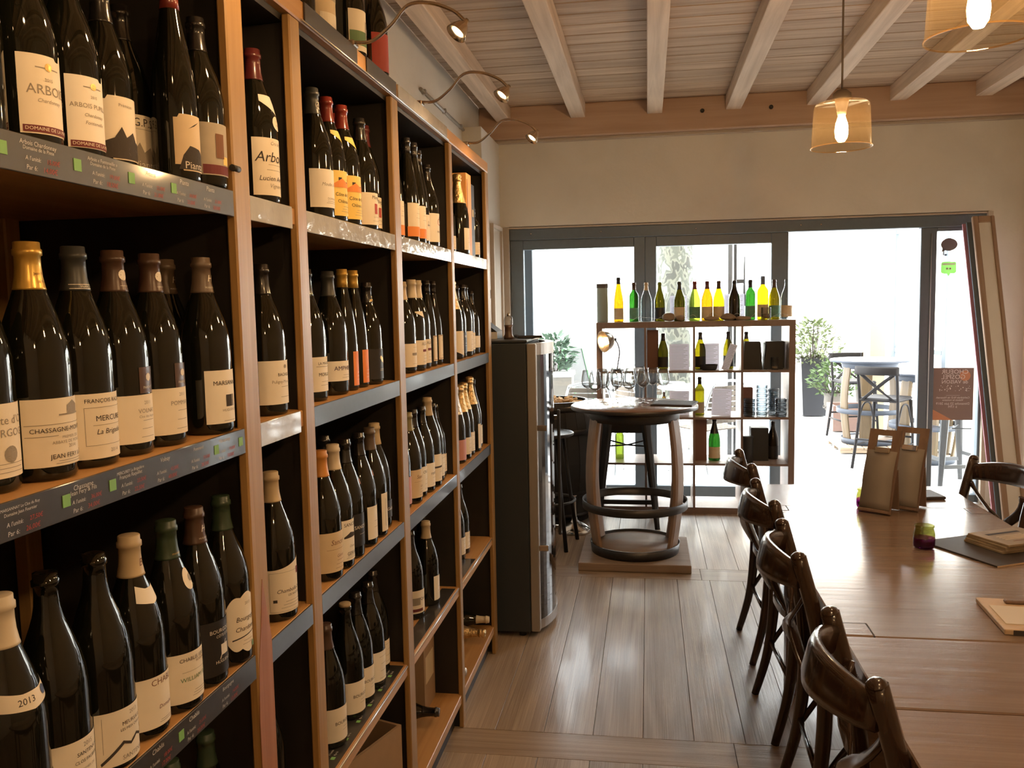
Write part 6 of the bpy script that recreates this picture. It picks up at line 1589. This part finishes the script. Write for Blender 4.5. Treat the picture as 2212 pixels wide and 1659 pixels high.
for k in range(4):
    o = thing('menu_booklet', 'brown printed menu booklet on the dark mat, %s of the stack' % ['lowest', 'second from below', 'third from below', 'topmost'][k], 'booklet', (1.185 + 0.003 * k, 3.04 - 0.002 * k, ZTB + 0.0055 + 0.0082 * k), math.radians(24 + 3 * (k % 2)), 'menu booklets on the dark mat')
    MB().box(-0.095, 0.125, -0.082, 0.082, 0, 0.0080, c=0.0012).build('cover', 'print_brown', o)
    if k == 3:
        for m, mb in flat_items([('r', -0.06, 0.08, 0.030, 0.046, 'ink_dark'), ('r', -0.04, 0.09, -0.052, -0.046, 'ink_brown')] + [('r', -0.05, 0.06, -0.03 + 0.012 * i, -0.025 + 0.012 * i, 'label_kraft') for i in range(4)], lambda a, b: (a, b, 0.0086)).items():
            mb.build('print', m, o)
o = thing('order_board', 'pale wooden board with paper and pen at the right table edge', 'board', (1.00, 2.335, ZTB), math.radians(-4))
MB().box(-0.12, 0.16, -0.115, 0.125, 0, 0.014, c=0.002).build('board', 'pale_wood', o)
MB().box(-0.105, 0.15, -0.075, 0.060, 0.0142, 0.0156).build('paper', 'menu_paper', o)
MB().box(-0.060, 0.12, 0.078, 0.098, 0.0142, 0.024, c=0.003).build('clip', 'menu_wood', o)
MB().box(-0.100, 0.16, -0.1165, -0.1152, 0.0, 0.013).build('dark_edge', 'leather_dark', o)
o = thing('wall_shelf_plate', 'white dish on a small bracket at the right wall', 'dish', (2.70, 6.10, 0.86))
MB().lathe([(0.0, 0.0), (0.05, 0.0), (0.085, 0.020), (0.098, 0.042), (0.094, 0.042), (0.08, 0.024), (0.048, 0.006), (0.0, 0.006)], 30).build('dish', 'white_enamel', o)
MB().box(-0.01, 0.099, -0.02, 0.02, -0.014, -0.0005).build('bracket', 'white_enamel', o)

# ------------------------------------------------------------------ terrace
structure('ground', MB().box(-30, 34, YB + 0.02, 60, -0.20, -0.014), 'paving')
# flagstones near the threshold
fsm = {}
pav = MB().box(-1.3, 3.2, YB + 0.27, 9.2, -0.0138, -0.010).build('terrace_paving', 'slab_oak'); pav['kind'] = 'structure'
rn = random.Random(3)
y = YB + 0.28
while y < 9.1:
    x = -1.28 + rn.uniform(-0.2, 0)
    hgt = 0.45
    while x < 3.15:
        w = rn.uniform(0.5, 0.8)
        x0, x1 = max(x, -1.29), min(x + w, 3.19)
        if x1 - x0 > 0.05:
            MB().box(x0 + 0.003, x1 - 0.003, y + 0.003, min(y + hgt, 9.19) - 0.003, -0.0095, 0.0, c=0.002).build('flagstone', 'paving', pav)
        x += w
    y += hgt

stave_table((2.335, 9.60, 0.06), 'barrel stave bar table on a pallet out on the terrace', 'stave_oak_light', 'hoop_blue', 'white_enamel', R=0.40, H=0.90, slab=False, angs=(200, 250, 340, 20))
pal = thing('wooden_pallet', 'low wooden pallet under the terrace bar table', 'pallet', (2.335, 9.60, 0.0))
for k in range(3):
    MB().box(-0.36, 0.36, -0.33 + 0.29 * k, -0.25 + 0.29 * k, 0.0, 0.036, c=0.002).build('bearer', 'pallet_wood', pal)
for k in range(6):
    MB().box(-0.36 + 0.122 * k, -0.25 + 0.122 * k, -0.34, 0.34, 0.0365, 0.059, c=0.002).build('slat', 'pallet_wood', pal)
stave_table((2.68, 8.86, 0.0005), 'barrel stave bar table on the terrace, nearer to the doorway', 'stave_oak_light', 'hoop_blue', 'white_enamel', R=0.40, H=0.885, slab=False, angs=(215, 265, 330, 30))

def high_stool(loc, rz, label):
    o = thing('high_stool', label, 'stool', loc, rz, 'bentwood high stools on the terrace')
    CW = 'stool_dark'
    for s in (-1, 1):
        MB().tube(spline([(-0.24, s * 0.21, 0.0), (-0.185, s * 0.18, 0.40), (-0.17, s * 0.175, 0.64), (-0.225, s * 0.18, 0.97)], 5), 0.015, 8).build('rear_post', CW, o)
        MB().tube([(0.22, s * 0.20, 0.0), (0.17, s * 0.17, 0.64)], [0.013, 0.017], 8).build('front_leg', CW, o)
        MB().tube([(-0.215, s * 0.195, 0.22), (0.20, s * 0.19, 0.22)], 0.010, 8).build('stretcher', CW, o)
        MB().tube(spline([(-0.19, s * 0.183, 0.42), (-0.09, s * 0.18, 0.58), (0.0, s * 0.178, 0.61), (0.09, s * 0.176, 0.58), (0.183, s * 0.176, 0.42)], 5), 0.009, 8).build('side_brace', CW, o)
        pts = [(-0.215 + 0.035 * t, s * 0.15 * (1 - 2 * t), 0.90 - 0.25 * t) for t in [i / 8 for i in range(9)]]
        MB().sweep([(x - 0.02 * math.sin(PI * i / 8) + s * 0.004, y, z) for i, (x, y, z) in enumerate(pts)], 0.016, 0.006, (0, 1, 0.6 * s)).build('back_cross', CW, o)
    n = 12
    MB().sweep([(-0.222 - 0.05 * (1 - t * t), 0.20 * t, 0.935) for t in [-1 + 2 * i / n for i in range(n + 1)]], 0.040, 0.012, (0.15, 0, 1)).build('crest_rail', CW, o)
    MB().box(-0.19, 0.19, -0.185, 0.185, 0.640, 0.675, c=0.014).build('seat', CW, o)
    for x in (-0.21, 0.203):
        MB().tube([(x, -0.19, 0.28), (x, 0.19, 0.28)], 0.010, 8).build('foot_rail', CW, o)
    return o
high_stool((2.215, 8.50, 0.0), math.radians(55), 'bentwood high stool in the doorway view, back towards the room')
high_stool((2.33, 10.28, 0.0), math.radians(-80), 'bentwood high stool behind the pallet bar table')
metal_stool((2.55, 7.72, 0.0), 'grey metal stool on the terrace behind the concert poster', 'white_enamel', 'steel_grey', rz=0.2, H=0.66, w=0.15, sp=0.205)
o = thing('menu_stand', 'pale menu holder standing on the far terrace bar table', 'menu stand', (2.62, 9.50, 0.9605), math.radians(-30))
Fm = Matrix.Rotation(-0.35, 4, 'X')
MB().box(-0.06, 0.06, 0, 0.008, 0.0, 0.22, mat=Fm).box(-0.06, -0.025, 0, 0.008, 0.22, 0.26, mat=Fm).box(0.025, 0.06, 0, 0.008, 0.22, 0.26, mat=Fm).box(-0.06, 0.06, 0, 0.008, 0.26, 0.29, mat=Fm).build('board', 'pale_wood', o)
MB().box(-0.05, 0.05, 0, 0.006, 0.0, 0.15, mat=Matrix.Translation((0, 0.12, 0)) @ Matrix.Rotation(0.15, 4, 'X')).build('rear_leg', 'pale_wood', o)

def foliage(o, name, mat, n, spread, z0, h, leaf, seed, droop=0.4, ball=True):
    """Loose leaves on thin twigs; one mesh of leaves that nobody could count."""
    r = random.Random(seed); lm = MB(); tw = MB()
    for k in range(n):
        a = r.uniform(0, 2 * PI); u = r.random() ** 0.6; e = r.uniform(0, 1)
        rad = spread * u * (math.sin(PI * (0.15 + 0.8 * e)) if ball else e)
        p = Vector((rad * math.cos(a), rad * math.sin(a), z0 + h * e))
        d = Vector((math.cos(a) * r.uniform(0.4, 1), math.sin(a) * r.uniform(0.4, 1), r.uniform(-droop, 0.8))).normalized()
        sd = d.cross(Vector((r.uniform(-1, 1), r.uniform(-1, 1), 1))).normalized()
        L = leaf * r.uniform(0.6, 1.3)
        lm.add([p, p + d * L * 0.5 + sd * L * 0.22, p + d * L, p + d * L * 0.5 - sd * L * 0.22], [(0, 1, 2, 3)])
        if k % 9 == 0:
            tw.tube([(0.25 * p.x, 0.25 * p.y, z0 - 0.02), tuple(p)], 0.003, 4, cap=False)
    f = lm.build(name, mat, o); f['kind'] = 'stuff'
    tw.build('twigs', 'soil', o)
pl = thing('tall_planter', 'tall dark tapered planter with a variegated shrub on the terrace', 'planter', (2.265, 12.40, 0))
vs = []
for w, z in ((0.15, 0.0), (0.19, 0.80)):
    vs += [(-w, -w, z), (w, -w, z), (w, w, z), (-w, w, z)]
for w, z in ((0.17, 0.80), (0.16, 0.74)):
    vs += [(-w, -w, z), (w, -w, z), (w, w, z), (-w, w, z)]
MB().add(vs, [(3, 2, 1, 0)] + [(4 * j + i, 4 * j + (i + 1) % 4, 4 * j + 4 + (i + 1) % 4, 4 * j + 4 + i) for j in range(3) for i in range(4)]).build('pot', 'planter_dark', pl)
MB().box(-0.16, 0.16, -0.16, 0.16, 0.72, 0.74).build('soil', 'soil', pl)
foliage(pl, 'foliage', 'leaf_pale', 900, 0.42, 0.70, 0.62, 0.085, 11)
ur = thing('garden_urn', 'grey stone urn with a leafy green plant beside the tall planter', 'urn', (2.42, 11.72, 0))
MB().lathe([(0.0, 0.0), (0.095, 0.0), (0.10, 0.03), (0.065, 0.07), (0.075, 0.10), (0.120, 0.16), (0.135, 0.25), (0.130, 0.33), (0.150, 0.365), (0.155, 0.385), (0.135, 0.385), (0.12, 0.34), (0.0, 0.33)], 28).build('pot', 'urn_grey', ur)
for k in range(4):
    MB().tube([(0.138 * math.cos(k * PI / 2 + q), 0.138 * math.sin(k * PI / 2 + q), 0.23 - 0.05 * math.cos(q * 2.0)) for q in [-0.7 + 0.14 * i for i in range(11)]], 0.008, 6).build('garland_relief', 'urn_grey', ur)
foliage(ur, 'foliage', 'leaf_green', 700, 0.34, 0.34, 0.46, 0.075, 12)
cb = thing('cube_planter', 'pinkish terracotta cube planter on the terrace', 'planter', (2.42, 11.02, 0))
t = MB()
for s in (-1, 1):
    t.box(s * 0.20 - (0.03 if s > 0 else 0), s * 0.20 + (0.03 if s < 0 else 0), -0.20, 0.20, 0, 0.31).box(-0.17, 0.17, s * 0.20 - (0.03 if s > 0 else 0), s * 0.20 + (0.03 if s < 0 else 0), 0, 0.31)
t.build('pot', 'terracotta', cb); MB().box(-0.17, 0.17, -0.17, 0.17, 0.0, 0.27).build('soil', 'soil', cb)
fl = thing('red_flower_plant', 'plant with red flowers behind the pallet bar table', 'plant', (2.98, 12.35, 0))
MB().lathe([(0.0, 0.0), (0.13, 0.0), (0.17, 0.50), (0.15, 0.50), (0.12, 0.45), (0.0, 0.45)], 20).build('pot', 'urn_grey', fl)
foliage(fl, 'foliage', 'leaf_green', 350, 0.22, 0.46, 0.36, 0.07, 14)
r = random.Random(5); fm = MB()
for k in range(26):
    p = Vector((0.02 + r.uniform(-0.09, 0.09), -0.1 + r.uniform(-0.08, 0.08), 0.80 + r.uniform(-0.05, 0.10)))
    fm.lathe([(0.0, 0.012), (0.018, 0.006), (0.022, 0.0), (0.0, -0.006)], 6, cx=p.x, cy=p.y, cz=p.z)
fm.build('flowers', 'flower_red', fl)

# cream pillar, glazed neighbour door, far house, tree, awning post
pi = thing('cream_pillar', 'cream rendered pillar at the right side of the terrace', 'pillar', (2.60, 10.45, 0))
MB().box(-0.085, 0.085, -0.10, 0.25, -0.01, 3.4, c=0.006).build('shaft', 'facade_cream', pi)
MB().box(-0.085, 0.085, -0.10, 0.25, 3.4, 3.6, c=0.006).build('cap', 'facade_cream', pi)
gd = thing('glazed_door', 'open glazed door leaf with dark frame right of the cream pillar', 'door', (2.72, 10.2, 0), math.radians(-68))
for a, b in ((0.0, 0.055), (0.80, 0.855)):
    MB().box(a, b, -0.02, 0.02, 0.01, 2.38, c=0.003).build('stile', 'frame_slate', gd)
for a, b in ((0.01, 0.10), (2.30, 2.38), (1.0, 1.05)):
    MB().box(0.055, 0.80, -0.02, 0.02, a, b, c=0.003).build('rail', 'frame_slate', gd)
MB().box(0.05, 0.805, -0.004, 0.004, 0.10, 2.30).build('pane', 'pane_glass', gd)
for z in (1.92, 2.06):
    MB().tube([(0.83, -0.022, z - 0.03), (0.83, -0.05, z - 0.03), (0.83, -0.05, z + 0.03), (0.83, -0.022, z + 0.03)], 0.010, 8).build('hinge', 'dark_metal', gd)
hs = thing('far_house', 'pale sunlit house facade far across the square', 'house', (2.0, 26, 0))
MB().box(-16, 16, 0, 4, -0.2, 7.5).build('wall', 'far_facade', hs)
MB().box(-16.4, 16.4, -0.5, 4.4, 7.5, 7.8).build('roof', 'terracotta', hs)
for k in range(7):
    x = -12 + 4 * k
    w = MB().box(x - 0.55, x + 0.55, -0.03, 0.02, 3.9, 5.6).build('window', 'white_enamel', hs)
    for s in (-1, 1):
        MB().box(x + s * 0.85 - 0.28, x + s * 0.85 + 0.28, -0.07, -0.005, 3.9, 5.6).build('shutter', 'far_facade', hs)
tr = thing('plane_tree', 'mottled plane tree trunk seen through the middle pane', 'tree', (0.37, 12.4, 0))
pts = spline([(0, 0, -0.05), (0.0, 0.0, 0.3), (0.02, 0.0, 1.2), (0.0, 0.0, 2.4), (-0.05, 0, 4.0)], 8)
MB().tube(pts, [0.36 - 0.10 * min(1, i / 8) for i in range(len(pts))], 22).build('trunk', 'plane_bark', tr)
for k in range(4):
    a = k * 1.6 + 0.4
    MB().tube(spline([(-0.05, 0, 3.8), (0.6 * math.cos(a), 0.6 * math.sin(a), 4.6), (1.5 * math.cos(a), 1.5 * math.sin(a), 5.8)], 5), [0.14 - 0.008 * i for i in range(11)], 10).build('branch', 'plane_bark', tr)
foliage(tr, 'crown', 'leaf_pale', 1500, 2.4, 4.6, 2.6, 0.22, 21)
aw = thing('awning_post', 'slim dark awning post with crank seen through the middle pane', 'post', (0.838, 9.0, 0))
MB().box(-0.035, 0.01, -0.03, 0.03, 0.0, 3.2, c=0.004).build('post', 'steel_grey', aw)
MB().box(0.025, 0.055, -0.02, 0.02, 0.0, 3.2, c=0.004).build('post', 'dark_metal', aw)
MB().box(0.055, 0.13, -0.012, 0.012, 1.78, 1.82, c=0.003).build('bracket', 'dark_metal', aw)
MB().tube([(0.13, 0, 1.55), (0.13, 0, 2.05)], [0.014, 0.006], 8).build('crank', 'dark_metal', aw)

# aluminium armchairs on the terrace
def armchair_proto():
    o = thing('terrace_armchair', '', 'chair', (0, 0, 0), 0, 'woven aluminium armchairs on the terrace')
    for s in (-1, 1):
        MB().tube(spline([(0.26, s * 0.26, 0.0), (0.24, s * 0.26, 0.30), (0.20, s * 0.265, 0.62), (0.10, s * 0.27, 0.665), (-0.12, s * 0.265, 0.655), (-0.24, s * 0.235, 0.66)], 5), 0.012, 8).build('arm_leg', 'aluminium', o)
        MB().tube(spline([(-0.30, s * 0.24, 0.0), (-0.20, s * 0.235, 0.42), (-0.25, s * 0.215, 0.70), (-0.29, s * 0.17, 0.86)], 5), 0.012, 8).build('rear_leg', 'aluminium', o)
    MB().tube(spline([(-0.29, -0.17, 0.86), (-0.305, 0.0, 0.89), (-0.29, 0.17, 0.86)], 6), 0.012, 8).build('back_rail', 'aluminium', o)
    n = 8
    for k in range(7):
        z = 0.52 + 0.05 * k
        MB().sweep([(-0.222 - 0.105 * (z - 0.5) - 0.03 * (1 - t * t), 0.215 * t * (1 - 0.5 * (z - 0.5)), z) for t in [-1 + 2 * i / n for i in range(n + 1)]], 0.021, 0.004, (0, 0, 1)).build('back_slat', 'rope_weave', o)
    for k in range(8):
        x = -0.19 + 0.052 * k
        MB().box(x - 0.022, x + 0.022, -0.235, 0.235, 0.428, 0.440, c=0.003).build('seat_slat', 'rope_weave', o)
    for s in (-1, 1):
        MB().tube([(-0.205, s * 0.235, 0.422), (0.215, s * 0.245, 0.422)], 0.011, 8).build('seat_rail', 'aluminium', o)
    return o
ac = armchair_proto()
AC = [((0.55, 8.15, 0.0), 2.2, 'woven aluminium armchair seen through the third bookcase column'), ((-0.02, 8.58, 0.0), 0.6, 'woven aluminium armchair seen through the second bookcase column'),
      ((-0.52, 8.02, 0.0), 1.5, 'woven aluminium armchair seen behind the round table'), ((0.10, 10.1, 0.0), -1.0, 'woven aluminium armchair farther back near the plane tree')]
for i, (loc, rz, lb) in enumerate(AC):
    if i == 0:
        ac.location = loc; ac.rotation_euler = (0, 0, rz); ac['label'] = lb
    else:
        dup(ac, loc, rz, lb)
o = thing('terrace_table', 'round white terrace table between the woven armchairs', 'table', (0.42, 9.15, 0.0))
MB().lathe([(0.0, 0.70), (0.32, 0.70), (0.325, 0.71), (0.32, 0.72), (0.0, 0.72)], 36).build('top', 'white_enamel', o)
MB().lathe([(0.03, 0.70), (0.025, 0.06), (0.0, 0.06)], 14).build('stem', 'aluminium', o)
MB().lathe([(0.0, 0.0), (0.24, 0.0), (0.24, 0.012), (0.05, 0.05), (0.0, 0.06)], 30).build('foot', 'aluminium', o)

# green A-frame sign and pale planter seen past the cooler
o = thing('pavement_sign', 'green framed A-board sign out on the square', 'sign', (-1.05, 12.0, 0), math.radians(70))
for s in (-1, 1):
    A = Matrix.Translation((0, s * 0.26, 0)) @ Matrix.Rotation(s * math.radians(14), 4, 'X')
    f = MB()
    for a, b, c, dd in ((-0.30, -0.255, 0, 1.05), (0.255, 0.30, 0, 1.05), (-0.255, 0.255, 0.10, 0.15), (-0.255, 0.255, 1.0, 1.05)):
        f.box(a, b, -0.012, 0.012, c, dd, mat=A)
    f.build('frame', 'sign_green', o)
    MB().box(-0.255, 0.255, -0.005, 0.005, 0.15, 1.0, mat=A).build('board', 'planter_dark', o)
o = thing('pale_planter', 'pale trough planter with grassy leaves seen past the cooler', 'planter', (-1.12, 10.3, 0))
MB().box(-0.22, 0.22, -0.18, 0.18, 0.0, 0.74, c=0.01).build('pot', 'urn_grey', o)
MB().box(-0.235, 0.235, -0.195, 0.195, 0.741, 0.80, c=0.008).build('rim', 'white_enamel', o)
foliage(o, 'foliage', 'leaf_blue', 420, 0.24, 0.80, 0.42, 0.11, 31)
